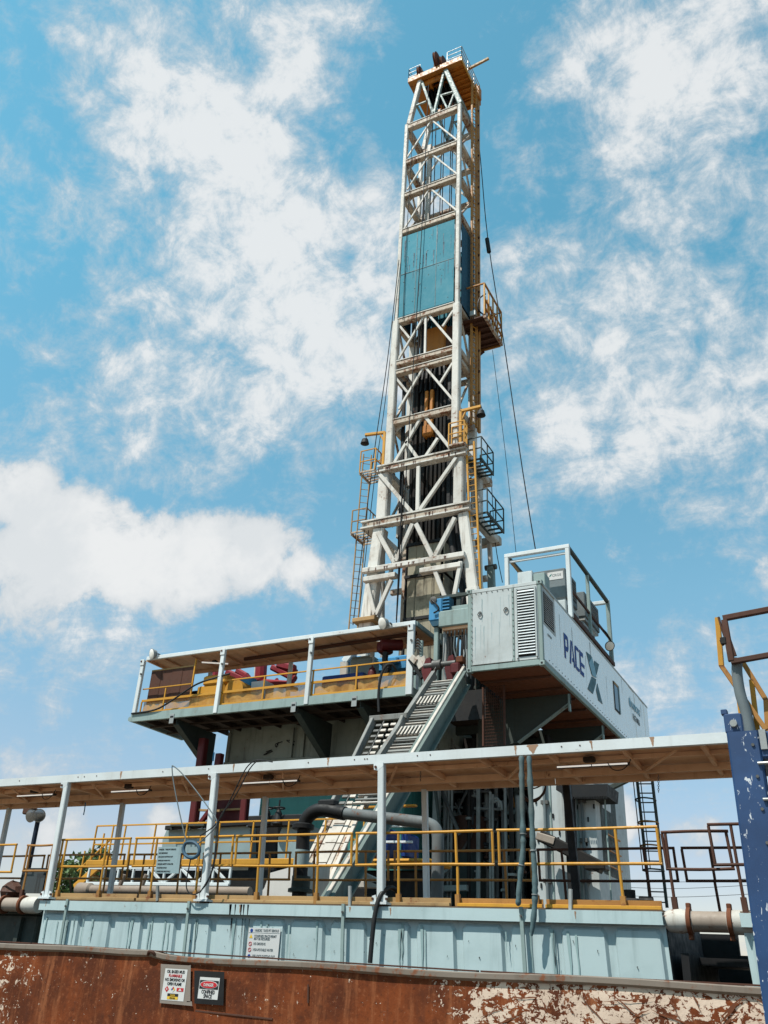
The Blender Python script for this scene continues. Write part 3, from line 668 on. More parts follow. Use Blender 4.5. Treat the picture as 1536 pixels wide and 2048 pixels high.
# rusty and yellow swing stair on top
sw = thing('folding_stair_rail', 'rusty and yellow folded rail frame on top of the blue frame', 'railing', (-.6, 9.6, 3.94))
def pz(u, v, Y=9.6): return at(u, v, Y=Y)
bar('rail', 'rust_brown', sw, pz(1446, 1237), pz(1545, 1218), .06)
bar('rail', 'rust_brown', sw, pz(1449, 1241), pz(1463, 1322), .065)
bar('rail', 'rust_brown', sw, pz(1462, 1324), pz(1545, 1309), .055)
bar('rail', 'yellow', sw, pz(1435, 1236, 9.75), pz(1443, 1332, 9.75), .055)
bar('rail', 'rusty_yellow', sw, pz(1443, 1332, 9.75), pz(1532, 1460, 9.75), .05)
bar('rail', 'rusty_yellow', sw, pz(1486, 1325, 9.85), pz(1532, 1400, 9.85), .05)
bar('upright', 'yellow', sw, pz(1478, 1396, 9.75), pz(1488, 1470, 9.75), .05)
bar('upright', 'yellow', sw, pz(1503, 1360, 9.85), pz(1516, 1470, 9.85), .05)
bar('upright', 'rusty_yellow', sw, pz(1532, 1400, 9.85), pz(1536, 1470, 9.85), .05)
path('latch_chain', 'rust_brown', sw, [pz(1437, 1234), pz(1443, 1255), pz(1450, 1278), pz(1446, 1290), pz(1441, 1280)], .012, 6)
bar('hinge_plate', 'rust_brown', sw, pz(1459, 1281), pz(1470, 1312), .04, .03)
box('padlock', 'black', sw, pz(1447, 1282).x-.03, pz(1447, 1282).x+.03, 9.56, 9.6, pz(1447, 1290).z, pz(1447, 1276).z, .006)
path('hose', 'grey_hose', sw, [pz(1475, 1318, 9.68), pz(1474, 1345, 9.68), pz(1480, 1385, 9.68), pz(1492, 1425, 9.68), pz(1502, 1470, 9.68)], .055, 10)

# ---- hoses hanging from the roof, hose loop over the tank edge, cables and blue ring
HB = [((1043, 1512), (1044, 1580), (1046, 1660), (1046, 1700), (1040, 1760), (1036, 1812)), ((1058, 1512), (1062, 1600), (1066, 1690), (1070, 1760), (1069, 1815), (1063, 1872))]
hl = ['left of two wrapped blue-grey hoses hanging from the canopy edge', 'right and longer of two wrapped blue-grey hoses hanging from the canopy edge']
for k, pts in enumerate(HB):
    yy = 13.06 if k == 0 else 13.02
    P = [at(u, v, Y=yy) for u, v in pts]; P = smooth(P, 8)
    rad = [.040+.004*math.sin(i*1.3+k)+.004*rnd(-1, 1)+(.008 if i % 11 == 5 else 0) for i in range(len(P))]; rad[0] = .03; rad[-1] = .016
    if k: rad[-2] = .022; rad[-3] = .03
    h = B(M().path(P, rad, 10), 'hanging_hose', 'tarp_blue', None, hl[k], 'hose', 'hoses hanging from the canopy edge')
    for j in (int(len(P)*.42), int(len(P)*.7)):
        B(M().path([P[j], P[j]+(P[j+1]-P[j])*.25], .052, 10), 'tape_band', 'galv', h)
path('bent_hose', 'rubber', None, [at(u, v, Y=y) for u, v, y in ((740, 1926, 13.02), (744, 1880, 13.04), (749, 1835, 13.06), (757, 1800, 13.1), (768, 1782, 13.2), (782, 1775, 13.4), (796, 1785, 13.6), (800, 1806, 13.7), (797, 1815, 13.75))], .036, 12,
     label='black hose bent over the tank edge below the centre post', cat='hose')
cb = thing('hanging_cable', 'grey cable looped over the canopy edge and holding a blue ring', 'cable', at(382, 1720, Y=12.95))
YC = 13.02
def pc(*l, Y=YC): return [at(u, v, Y=Y) for u, v in l]
path('cable_strand', 'grey_hose', cb, pc((372, 1682), (360, 1630), (348, 1570), (344, 1536), (348, 1533), (365, 1548), (395, 1585), (420, 1620), (433, 1640), (430, 1655), (405, 1680), (392, 1690)), .011, 7)
path('blue_ring', 'ring_blue', cb, pc((372, 1686), (388, 1685), (398, 1695), (397, 1708), (386, 1716), (373, 1712), (367, 1700)), .03, 8, 5, True)
path('tail', 'rubber', cb, pc((382, 1714), (379, 1730), (374, 1755), (373, 1775), (380, 1787), (392, 1788), (405, 1778), (418, 1758), (428, 1720), (433, 1670), (436, 1640)), .011, 7)
bc = thing('black_cable', 'pair of black cables looped over the canopy edge and swept down to the post', 'cable', at(430, 1780, Y=YC))
path('cable', 'rubber', bc, pc((545, 1524), (520, 1520), (505, 1524), (490, 1540), (470, 1580), (450, 1620), (430, 1650), (400, 1672)), .011, 7)
path('cable', 'rubber', bc, pc((535, 1522), (515, 1522), (498, 1540), (480, 1575), (462, 1605), (440, 1635), (435, 1680), (425, 1740), (400, 1785)), .011, 7)
# chain hanging behind
for (u, v0, v1, wh) in ((841, 1527, 1562, 'beside the centre canopy post'), (1317, 1550, 1585, 'behind the canopy near the caged ladder')):
    a = at(u, v0, Y=14.0); b_ = at(u, v1, Y=14.0)
    ch = thing('hanging_chain', 'short steel chain hanging from the roof '+wh, 'chain', b_, 'chains hanging from the canopy')
    nl = 9
    for i in range(nl):
        c0 = a.lerp(b_, (i+.5)/nl); d = V((.012, 0, 0)) if i % 2 else V((0, .012, 0)); hgt = (a-b_).length/nl*.62
        B(M().path([c0+V((0, 0, hgt)), c0+d, c0-V((0, 0, hgt)), c0-d], .004, 5, True, 3), 'link', 'steel', ch)
path('blue_rope', 'sky_blue', None, [at(171, 1605, Y=15.0), at(169, 1620, Y=15.0), at(167, 1630, Y=15)], .012, 6, label='short blue rope end dangling below the left canopy', cat='rope')

# ================================================================ the rig: control cabin on its brackets
CX0, CX1, CY0, CY1, CZ0, CZ1 = -9.9, -7.49, 24.0, 38.8, 9.93, 12.62
cb_ = thing('control_cabin', 'white container cabin with blue and teal lettering, cantilevered beside the rig floor', 'cabin', (-8.7, 31.4, 9.9))
box('shell', 'cabin_white', cb_, CX0+.03, CX1-.03, CY0+.05, CY1-.03, CZ0+.06, CZ1-.05)
# front: door leaf, louvre panel, frame
bar('corner_post', 'mint', cb_, (CX0+.06, CY0+.06, CZ0), (CX0+.06, CY0+.06, CZ1), .12)
bar('corner_post', 'mint', cb_, (CX1-.06, CY0+.06, CZ0), (CX1-.06, CY0+.06, CZ1), .12)
bar('sill_beam', 'mint', cb_, (CX0+.125, CY0+.05, CZ0+.09), (CX1-.125, CY0+.05, CZ0+.09), .10, .17)
bar('head_beam', 'cabin_white', cb_, (CX0+.125, CY0+.05, CZ1-.06), (CX1-.125, CY0+.05, CZ1-.06), .10, .12)
for x in (CX0+.05, CX1-.05):
    for z in (CZ0+.05, CZ1-.05):
        k = box('corner_casting', 'mint', cb_, x-.09, x+.09, CY0-.02, CY0+.15, z-.07, z+.07, .012)
        tube('socket', 'black', k, (x, CY0-.024, z), (x, CY0-.018, z), .035, 10)
dr = box('door', 'cabin_white', cb_, CX0+.14, CX0+1.47, CY0+.0, CY0+.045, CZ0+.19, CZ1-.13, .01)
for (a, b_, c, d) in ((CX0+.12, CX0+.16, CZ0+.19, CZ1-.13), (CX0+1.47, CX0+1.53, CZ0+.19, CZ1-.13)):
    box('door_frame', 'mint', cb_, a, b_, CY0-.015, CY0+.04, c, d, .006)
for (x, z) in ((CX0+.42, 11.75), (CX0+1.28, 11.78)):
    path('lifting_ring', 'steel', dr, [(x-.07, CY0-.03, z), (x, CY0-.04, z+.08), (x+.07, CY0-.03, z), (x, CY0-.04, z-.08)], .014, 6, 5, True)
    tube('ring_seat', 'galv', dr, (x, CY0-.012, z+.06), (x, CY0+.0, z+.06), .05, 10)
for i in range(12):
    z = CZ0+.35+i*.19
    for x in (CX0+.15, CX0+1.50): tube('bolt', 'steel', dr, (x, CY0-.028, z), (x, CY0-.014, z), .018, 6)
for i in range(7):
    x = CX0+.28+i*.18
    for z in (CZ0+.215, CZ1-.155): tube('bolt', 'steel', dr, (x, CY0-.018, z), (x, CY0, z), .018, 6)
box('door_sill', 'cabin_white', dr, CX0+.18, CX0+1.45, CY0-.02, CY0-.002, CZ0+.20, CZ0+.27)
lv = box('louvre_frame', 'cabin_white', cb_, CX0+1.535, CX1-.125, CY0+.0, CY0+.04, CZ0+.19, CZ1-.13, .01)
lx0, lx1 = CX0+1.66, CX1-.22
box('louvre_recess', 'black', lv, lx0-.02, lx1+.02, CY0-.004, CY0-.001, CZ0+.30, CZ1-.22)
NS = 23; dz = (CZ1-.26-CZ0-.34)/NS
for i in range(NS):
    z = CZ0+.34+i*dz
    B(M().poly([(lx0, CY0-.006, z+dz*.86), (lx0, CY0-.055, z+dz*.22), (lx0, CY0-.058, z+dz*.30), (lx0, CY0-.006, z+dz*.99)], (lx1-lx0, 0, 0)), 'louvre_slat', 'canopy_white', lv)
for x in (lx0-.035, lx1+.035): bar('louvre_jamb', 'cabin_white', lv, (x, CY0-.02, CZ0+.26), (x, CY0-.02, CZ1-.19), .05, .06)
# side louvre
sv = box('louvre_frame', 'cabin_white', cb_, CX1-.03, CX1-.005, 24.14, 25.32, 11.25, 12.42, .008)
box('louvre_recess', 'black', sv, CX1-.004, CX1-.002, 24.22, 25.24, 11.33, 12.36)
for i in range(14):
    z = 11.34+i*.072
    B(M().poly([(CX1-.001, 24.24, z+.062), (CX1+.03, 24.24, z+.015), (CX1+.032, 24.24, z+.022), (CX1-.001, 24.24, z+.07)], (0, .98, 0)), 'louvre_slat', 'wrap_white', sv)
# side wall sheets, sill, roof edge
ys = [24.13, 25.4, 28.2, 31.2, 34.4, 35.3, 36.2, 37.1, 38.0, 38.75]
for i in range(len(ys)-1):
    z0 = CZ0+.2; zt = CZ1-.09
    if i == 0: zt = 11.24
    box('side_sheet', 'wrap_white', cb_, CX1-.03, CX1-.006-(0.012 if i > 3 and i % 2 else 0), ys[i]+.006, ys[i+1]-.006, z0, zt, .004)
bar('side_sill', 'mint', cb_, (CX1-.04, CY0+.13, CZ0+.08), (CX1-.04, CY1, CZ0+.08), .10, .16)
bar('side_sill', 'cabin_white', cb_, (CX1-.015, CY0+.13, CZ0+.18), (CX1-.015, CY1, CZ0+.18), .05, .04)
bar('roof_edge', 'cabin_white', cb_, (CX1-.04, CY0+.13, CZ1-.045), (CX1-.04, CY1, CZ1-.045), .09, .085)
for i in range(44):
    y = 24.6+i*.32; tube('rivet', 'steel', cb_, (CX1-.006, y, CZ0+.30), (CX1+.012, y, CZ0+.30), .016, 6)
box('underside', 'rust', cb_, CX0+.02, CX1-.09, CY0+.1, CY1-.05, CZ0-.005, CZ0+.055)
for i in range(11):
    y = 25.0+i*1.3; bar('floor_joist', 'rust_brown', cb_, (CX0+.05, y, CZ0-.04), (CX1-.1, y, CZ0-.04), .06, .07)
# window and lettering on the side
wn = box('window', 'black', cb_, CX1-.004, CX1+.012, 32.62, 33.42, 10.86, 11.98, .004)
box('pane', 'glass', wn, CX1+.0125, CX1+.016, 32.72, 33.30, 10.94, 11.90)
bar('reveal', 'ochre', wn, (CX1+.01, 32.70, 11.93), (CX1+.01, 33.4, 11.93), .04, .10)
bar('reveal', 'grey_blue', wn, (CX1+.02, 33.38, 10.88), (CX1+.02, 33.38, 11.96), .04, .10)
XL = CX1+.001
def letter(polys, mat, lift=0.0):
    m = M()
    for p in polys: m.poly([(XL+lift, y, z) for y, z in p], (.006, 0, 0))
    B(m, 'letter', mat, cb_)
def rb_(y0, y1, z0, z1): return [(y0, z0), (y1, z0), (y1, z1), (y0, z1)]
zb_, zt_ = 10.86, 11.70; s_ = .15
y = 26.24; letter([rb_(y, y+s_, zb_, zt_), [(y+s_+.001, zt_-s_), (y+.36, zt_-s_), (y+.36, zt_-.01), (y+.30, zt_), (y+s_+.001, zt_)], [(y+s_+.001, zb_+.28), (y+.36, zb_+.28), (y+.36, zb_+.28+s_), (y+s_+.001, zb_+.28+s_)], [(y+.361, zb_+.30), (y+.44, zb_+.36), (y+.48, zb_+.45), (y+.48, zt_-.12), (y+.44, zt_-.03), (y+.361, zt_-.004)]], 'ink_blue')
y = 26.80; letter([[(y, zb_), (y+.15, zb_), (y+.34, zt_), (y+.22, zt_)], [(y+.48, zb_), (y+.62, zb_), (y+.40, zt_), (y+.345, zt_)], [(y+.30, zb_+.14), (y+.42, zb_+.14), (y+.40, zb_+.26), (y+.33, zb_+.26)]], 'ink_blue')
y = 27.46; letter([[(y, zb_+.12), (y+s_, zb_+.12), (y+s_, zt_-.12), (y, zt_-.12)], [(y, zt_-.119), (y+.48, zt_-.119), (y+.47, zt_-.02), (y+.40, zt_), (y+.12, zt_), (y+.03, zt_-.04)], [(y, zb_+.119), (y+.03, zb_+.04), (y+.12, zb_), (y+.40, zb_), (y+.47, zb_+.03), (y+.48, zb_+.119)]], 'ink_blue')
y = 28.02; letter([rb_(y, y+s_, zb_, zt_), rb_(y+s_+.001, y+.45, zb_, zb_+s_), rb_(y+s_+.001, y+.45, zt_-s_, zt_), rb_(y+s_+.001, y+.56, zb_+.33, zb_+.33+s_*.8)], 'ink_blue')
def xp(l): return [(p.y, p.z) for p in (at(1080+a/6.68, 1230+b/6.68, X=XL) for a, b in l)]
letter([xp([(615, 488), (684, 545), (722, 690), (690, 800), (640, 600)])], 'ink_teal')
letter([xp([(650, 640), (690, 560), (725, 700), (752, 840), (700, 815)])], 'ink_light_teal', .008)
letter([xp([(692, 822), (748, 858), (744, 925), (706, 1056), (636, 990)])], 'ink_teal')
letter([xp([(724, 610), (789, 660), (757, 795), (743, 800), (722, 690)])], 'ink_teal')
letter([xp([(765, 912), (800, 1050), (836, 1192), (778, 1142), (750, 1010)])], 'ink_teal')
text('lettering', 'ink_light_teal', cb_, 'NABORS', (XL+.004, 35.55, 11.72), (0, 1, 0), (0, 0, 1), .40, .004, 'LEFT', 1.0)
text('lettering', 'ink_grey', cb_, 'RIG M26', (XL+.004, 35.7, 11.28), (0, 1, 0), (0, 0, 1), .34, .004, 'LEFT', .95)
B(M().poly([(XL, 35.30+.16*math.cos(t*.524), 11.86+.2*math.sin(t*.524)) for t in range(12)], (.005, 0, 0)), 'emblem', 'ink_light_teal', cb_)
text('lettering', 'ink_grey', cb_, 'CAUTION', (XL+.004, 24.5, 11.0), (0, 1, 0), (0, 0, 1), .10, .004, 'LEFT', .9)
# brackets that carry the cabin
for yy in (26.9, 31.0, 35.4):
    bk_ = thing('cabin_bracket', 'dark steel bracket under the white cabin, '+('nearest the ramp' if yy < 28 else 'in the middle' if yy < 33 else 'farthest back'), 'bracket', (-9.6, yy, 8.2), 'brackets under the control cabin')
    B(M().poly([(-10.7, yy-.02, 9.86), (-7.55, yy-.02, 9.86), (-7.55, yy-.02, 9.55), (-9.3, yy-.02, 8.45), (-10.7, yy-.02, 8.25)], (0, .04, 0)), 'web', 'dark_mint', bk_)
    bar('flange', 'mint', bk_, (-7.6, yy, 9.54), (-9.32, yy, 8.42), .22, .03)
    bar('flange', 'dark_mint', bk_, (-9.32, yy, 8.42), (-10.7, yy, 8.22), .22, .03)
    bar('hanger', 'mint', bk_, (-7.6, yy, 9.3), (-7.6, yy, 9.85), .05, .16)

# roof frame of the cabin with its air-conditioning units
fr = thing('roof_cage', 'white and grey steel cage on the cabin roof around the air conditioners', 'frame', (-8.6, 30, 12.62))
FX0, FX1, FY0, FY1, FZ0, FZ1 = -9.78, -7.53, 27.4, 32.9, 12.64, 15.3
for x, y in ((FX0, FY0), (FX1, FY0), (FX1, FY1), (FX0, FY1)): bar('post', 'canopy_white' if y == FY0 else 'mint', fr, (x, y, FZ0), (x, y, FZ1-.075), .15)  # side and back members darkened, their shade put into the colour
bar('post', 'mint', fr, (FX1, 29.9, FZ0), (FX1, 29.9, FZ1-.075), .12)
for y in (FY0, FY1): bar('top_beam', 'canopy_white', fr, (FX0-.075, y, FZ1), (FX1+.075, y, FZ1), .15)
bar('inner_beam', 'canopy_white', fr, (FX0+.08, FY0+.05, FZ1-.22), (FX1-.08, FY0+.05, FZ1-.22), .08)
bar('knee_brace', 'ochre', fr, (FX0+.12, FY0+.1, FZ1-.2), (FX0+.55, FY0+.9, FZ1-.9), .08)
bar('top_beam', 'dark_mint', fr, (FX1, FY0+.08, FZ1), (FX1, FY1-.08, FZ1), .13)
bar('top_beam', 'dark_mint', fr, (FX0, FY0+.08, FZ1), (FX0, FY1-.08, FZ1), .13)
bar('side_rail', 'rust_brown', fr, (FX1, FY0+.08, 13.72), (FX1, FY1-.08, 13.72), .07, .09)
bar('bottom_beam', 'rust_brown', fr, (FX1+.03, FY0+.08, FZ0+.09), (FX1+.03, FY1+.1, FZ0+.09), .12, .17)
def hvac(x0, x1, y0, y1, z0, z1, label, mt, sgn):
    t = thing('air_conditioner', label, 'air conditioner', ((x0+x1)/2, (y0+y1)/2, z0), 'air conditioners on the cabin roof')
    box('casing', mt, t, x0, x1, y0, y1, z0, z1, .03)
    box('base', 'galv', t, x0+.05, x1-.05, y0+.05, y1-.05, z0-.12, z0)
    g = box('grille', 'black', t, x1, x1+.012, y0+.15, y1-.15, z0+.2, z1-.15)
    for i in range(7): bar('fin', 'galv', g, (x1+.02, y0+.15, z0+.28+i*(z1-z0-.5)/7), (x1+.02, y1-.15, z0+.28+i*(z1-z0-.5)/7), .015)
    if sgn:
        pl = box('name_plate', 'sign_white', t, x0+.75, x0+1.32, y0-.012, y0-.001, z1-.42, z1-.12)
        text('lettering', 'ink_grey', pl, 'CROS', (x0+1.08, y0-.014, z1-.30), (1, 0, 0), (0, 0, 1), .13, .003, 'CENTER', 1.0)
        B(M().poly([(x0+.80, y0-.014, z1-.30), (x0+.88, y0-.014, z1-.27), (x0+.92, y0-.014, z1-.18), (x0+.84, y0-.014, z1-.22)], (0, .002, 0)), 'emblem', 'teal', pl)
    return t
hvac(-9.25, -7.85, 28.1, 29.5, 13.7, 14.85, 'dark grey air conditioner with a white name plate inside the roof cage', 'grey_hose', True)
hvac(-8.9, -7.75, 30.2, 32.2, 13.75, 14.75, 'dark grey air conditioner behind the middle post of the roof cage', 'grey_hose', False)
hvac(-9.0, -7.8, 27.8, 29.4, 12.8, 13.5, 'pale lower air conditioner unit at the front of the roof cage', 'cabin_white', False)
hvac(-9.0, -7.8, 30.0, 31.6, 12.8, 13.5, 'pale lower air conditioner unit at the rear of the roof cage', 'galv', False)
fl = thing('roof_floodlight', 'round floodlight hanging on the roof cage side above the lettering', 'light', (-7.3, 32.0, 12.9))
B(M().lathe((-7.38, 32.0, 13.15), (.5, -.6, -.5), [(.02, -.12), (.14, -.08), (.19, .02), (.2, .05)], 16), 'housing', 'black', fl)
B(M().lathe((-7.38, 32.0, 13.15), (.5, -.6, -.5), [(.17, .051), (.15, .06)], 16), 'lens', 'lamp_glass', fl)
path('bracket', 'black', fl, [(-7.5, 31.7, 13.7), (-7.42, 31.9, 13.6), (-7.36, 32.15, 13.4), (-7.34, 32.2, 13.2)], .035)
jb = thing('junction_box', 'small ribbed grey junction box on the front edge of the cabin roof', 'junction box', (-9.1, 25.2, 12.62))
a = at(1035, 1164, Y=25.0); b_ = at(1064, 1141, Y=25.0)
box('casing', 'cabin_white', jb, a.x, b_.x, 25.0, 25.4, 12.66, b_.z, .02)
for i in range(11): bar('cooling_fin', 'cabin_white', jb, (a.x+.03+i*(b_.x-a.x-.06)/10, 25.02, b_.z), (a.x+.03+i*(b_.x-a.x-.06)/10, 25.38, b_.z), .016, .05)
box('foot', 'mint', jb, a.x+.06, b_.x+.5, 25.1, 25.35, 12.62, 12.66)
box('side_box', 'mint', jb, b_.x+.03, b_.x+.42, 25.0, 25.5, 12.661, b_.z-.12, .02)

# ================================================================ rig floor platform with its roof
DX0, DX1, DY0, DY1, DZ = -24.0, -12.3, 25.0, 28.0, 9.70
dh = thing('rig_floor_platform', 'roofed rig floor platform with white posts and mint edge beam', 'platform', (-18.2, 26.5, DZ))
B(M().chan((DX0-.15, DY0, DZ+.15), (DX1+.06, DY0, DZ+.15), .12, .30, .022, flip=-1), 'edge_beam', 'mint', dh)
bar('edge_beam', 'mint', dh, (DX0-.08, DY0+.07, DZ+.15), (DX0-.08, DY1, DZ+.15), .12, .30)
bar('edge_beam', 'mint', dh, (DX1, DY0+.07, DZ+.15), (DX1, DY1, DZ+.15), .12, .30)
tube('end_roller', 'mint', dh, (DX0-.22, DY0-.02, DZ+.12), (DX0-.22, DY0+.3, DZ+.12), .09, 12)
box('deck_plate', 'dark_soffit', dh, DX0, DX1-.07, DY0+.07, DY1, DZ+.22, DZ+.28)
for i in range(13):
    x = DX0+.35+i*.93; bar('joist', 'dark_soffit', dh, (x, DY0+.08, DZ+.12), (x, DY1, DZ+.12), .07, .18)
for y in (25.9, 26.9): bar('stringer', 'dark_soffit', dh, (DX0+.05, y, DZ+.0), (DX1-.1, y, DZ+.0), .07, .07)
for x in (-22.1, -16.75, -14.35):   # lugs on the beam
    k = box('lug', 'galv', dh, x-.10, x+.10, DY0-.085, DY0-.062, DZ-.22, DZ+.14, .008); bar('slot', 'black', k, (x-.07, DY0-.088, DZ+.03), (x+.07, DY0-.088, DZ+.03), .004, .07)
PXs = [-24.02, -20.12, -16.25, -12.33]
RZ2 = 12.26
for i, x in enumerate(PXs):
    p = bar('post', 'canopy_white', dh, (x, DY0-.04, DZ+(.302 if i in (0,) else .02)), (x, DY0-.04, RZ2-.15), .17 if i < 3 else .24, .13)
    box('hinge_plate', 'canopy_white', p, x-.10, x+.10, DY0-.13, DY0-.107, RZ2-.36, RZ2-.12, .006)
    tube('hinge_pin', 'rust_brown', p, (x-.04, DY0-.15, RZ2-.2), (x-.04, DY0-.13, RZ2-.2), .035, 8)
    tube('hinge_pin', 'steel', p, (x+.05, DY0-.15, RZ2-.72), (x+.05, DY0-.107, RZ2-.72), .04, 8)
for x in (-22.3, -18.45, -14.9, -13.0): bar('post', 'canopy_white', dh, (x, 27.0, DZ+.28), (x, 27.0, RZ2-.17), .14)
bar('roof_beam', 'canopy_white', dh, (DX0+.1, DY0, RZ2-.07), (DX1+.1, DY0, RZ2-.07), .10, .15)
bar('roof_beam', 'soffit', dh, (DX0+.1, 27.0, RZ2-.10), (DX1+.1, 27.0, RZ2-.10), .09, .13)
bar('roof_beam', 'mint', dh, (DX1+.1, DY0+.06, RZ2-.08), (DX1+.1, 27.6, RZ2-.08), .09, .16)
bar('roof_beam', 'soffit', dh, (DX0+.05, DY0+.06, RZ2-.08), (DX0+.05, 27.0, RZ2-.08), .09, .14)
for i in range(9):
    x0 = DX0+.1+i*1.3; box('roof_sheet', 'soffit', dh, x0+.004, x0+1.296, DY0+.052, 27.1, RZ2-.03, RZ2-.005)
    bar('rafter', 'soffit', dh, (x0+.65, DY0+.055, RZ2-.065), (x0+.65, 26.95, RZ2-.065), .06, .065)
bar('roof_purlin', 'rust_brown', dh, (DX0+4, 26.1, RZ2-.16), (DX1-.2, 25.7, RZ2-.16), .10, .12)
for (x, y0, x1) in ((-21.9, 25.9, -21.0), (-14.3, 25.9, -13.4)):
    tl = tube('tube_lamp', 'tube_light', dh, (x, y0, RZ2-.14), (x1, y0+.5, RZ2-.14), .03, 8); box('lamp_box', 'black', tl, (x+x1)/2-.12, (x+x1)/2+.05, y0+.2, y0+.35, RZ2-.10, RZ2-.035)
# platform railing
pr = thing('platform_railing', 'yellow railing with tan sheeting along the rig floor platform', 'guard rail', (-18.2, DY0-.1, DZ+.3))
yr = DY0+.075
bar('bottom_rail', 'yellow', pr, (-23.85, yr, 10.05), (-12.5, yr, 10.05), .05, .09)
bar('mid_rail', 'yellow', pr, (-23.85, yr, 10.51), (-12.5, yr, 10.51), .05, .09)
bar('top_rail', 'yellow', pr, (-19.98, yr, 10.95), (-12.5, yr, 10.95), .045)
bar('top_rail', 'yellow', pr, (-23.9, yr, 10.98), (-21.55, yr, 10.98), .045)
for x in (-22.75, -20.05, -18.2, -16.15, -14.4, -12.5): bar('upright', 'yellow', pr, (x, yr, 10.096), (x, yr, 10.464), .06); bar('upright', 'yellow', pr, (x, yr, 10.556), (x, yr, 10.925), .05)
bar('upright', 'yellow', pr, (-23.85, yr, 10.0), (-23.85, yr, 10.47), .05)
bar('upright', 'yellow', pr, (-21.6, yr+.12, 10.6), (-21.6, yr+.12, 12.0), .06)
for (a, b_) in ((-23.8, -22.8), (-22.7, -20.1), (-20.0, -18.25), (-18.15, -16.2), (-16.1, -14.45), (-14.35, -12.55)):
    n = 8; m = M()
    for j in range(n+1):
        x = a+(b_-a)*j/n; dy = .03*math.sin(j*2.3+a)
        m.v += [V((x, yr+.05+dy*.3, 10.09)), V((x, yr+.05+dy, 10.3)), V((x, yr+.05+dy*.3, 10.47))]
    for j in range(n): m.f += [(j*3, j*3+3, j*3+4, j*3+1), (j*3+1, j*3+4, j*3+5, j*3+2)]
    m.sm = True; B(m, 'sheeting', 'sheeting', pr)
wb = thing('windbreak_board', 'rust brown steel windbreak board at the left end of the platform', 'panel', (-22.7, 25.3, 10.0))
for k in range(4): box('board', 'rust_brown', wb, -23.75+k*.52, -23.24+k*.52, 25.22+.01*(k % 2), 25.26+.01*(k % 2), 10.4, 11.72)
bar('edge_trim', 'tan_sheet', wb, (-23.75, 25.24, 11.75), (-21.66, 25.24, 11.75), .05, .06)
def flood(name, label, p, ax, mast=None):
    t = thing('floodlight', label, 'light', p, 'floodlights on the platform roof'); d = V(ax).normalized()
    B(M().lathe(p, ax, [(.05, -.2), (.14, -.16), (.2, -.02), (.22, .03)], 18), 'housing', 'galv', t)
    B(M().lathe(p, ax, [(.2, .031), (.16, .05), (.05, .055)], 18), 'lens', 'lamp_glass', t)
    path('yoke', 'steel', t, [V(p)+V((.24, .05, 0)), V(p)+V((.26, .2, -.02)), V(p)+V((.2, .34, -.05))], .03)
flood('f', 'round floodlight at the left end of the platform roof', (-23.55, 24.85, 12.30), (-.45, -1, -.3))
flood('f', 'round floodlight near the right end of the platform roof', (-13.35, 24.8, 12.25), (-.5, -1, -.45))
# equipment on the platform
mc = thing('yellow_machine', 'yellow machine with a round side cover on the platform', 'machine', (-20.6, 25.8, 9.98))
box('body', 'yellow', mc, -21.6, -20.3, 25.5, 26.4, 10.0, 11.0, .04)
box('hood', 'yellow', mc, -21.35, -20.25, 25.45, 26.3, 11.0, 11.38, .06)
tube('side_cover', 'yellow', mc, (-19.75, 25.35, 10.65), (-19.75, 26.0, 10.65), .42, 24)
tube('hub', 'rust_brown', mc, (-20.55, 25.40, 11.2), (-20.55, 25.45, 11.2), .07, 12)
box('gear_case', 'black', mc, -22.0, -21.62, 25.6, 26.2, 10.0, 10.9, .05)
bx_ = thing('white_cabinet', 'white cabinet beside the teal drum on the platform', 'cabinet', (-18.9, 26, 9.98))
box('case', 'sign_white', bx_, -19.4, -18.75, 25.9, 26.5, 10.1, 11.1, .02)
box('plinth', 'grey_blue', bx_, -19.35, -18.8, 25.95, 26.45, 9.98, 10.1)
tube('teal_drum', 'sky_blue', None, (-19.75, 26.2, 10.4), (-19.75, 26.2, 11.3), .32, 18, label='teal drum standing behind the white platform post', cat='drum')
mf = thing('red_pipe_manifold', 'dark red welded pipe manifold at the back of the platform', 'manifold', (-17.8, 27.8, 9.98))
YM = 27.6
def pm(u, v, Y=YM): return at(u, v, Y=Y)
for (a, b_, w_) in (((432, 1345), (430, 1380), .3), ((523, 1325), (520, 1372), .34), ((455, 1345), (500, 1365), .22), ((475, 1342), (493, 1352), .2), ((487, 1362), (584, 1370), .22), ((545, 1335), (590, 1358), .2), ((558, 1330), (588, 1338), .26), ((588, 1338), (580, 1368), .24), ((498, 1352), (470, 1375), .24), ((553, 1358), (560, 1374), .1)):
    p = pm(*a); q_ = pm(*b_); B(M().bar(p, q_, w_*1.25, w_*1.25, None, .25), 'pipe_beam', 'manifold_red', mf)
path('bend', 'manifold_red', mf, [pm(478, 1375), pm(486, 1368), pm(500, 1366), pm(520, 1370)], .2, 12)
for u in (437, 523, 584): p = pm(u, 1380); tube('flange', 'red', mf, p, p+V((0, 0, .08)), .24, 14)
for (u, lb_) in ((521, 'cream folding column beside the red manifold'), (693, 'cream folding column beside the grey tank')):
    cm = thing('folding_column', lb_, 'column', pm(u-4, 1385, 28.0), 'cream columns behind the platform')
    p = pm(u-4, 1380, 28.0); q_ = pm(u-2, 1325, 28.0); r2 = pm(u+2, 1318, 28.0)
    bar('shaft', 'ramp_cream', cm, p, q_, .34, .3); bar('head', 'canopy_white', cm, q_, r2+V((.25, 0, .25)), .3, .3)
hb = thing('hoist_block', 'dark red hoist with black chain block hanging under the platform roof', 'hoist', (-13.6, 25.9, 10.8))
B(M().box(-14.0, -13.55, 25.6, 26.1, 11.55, 11.95, .06), 'hoist_body', 'red', hb)
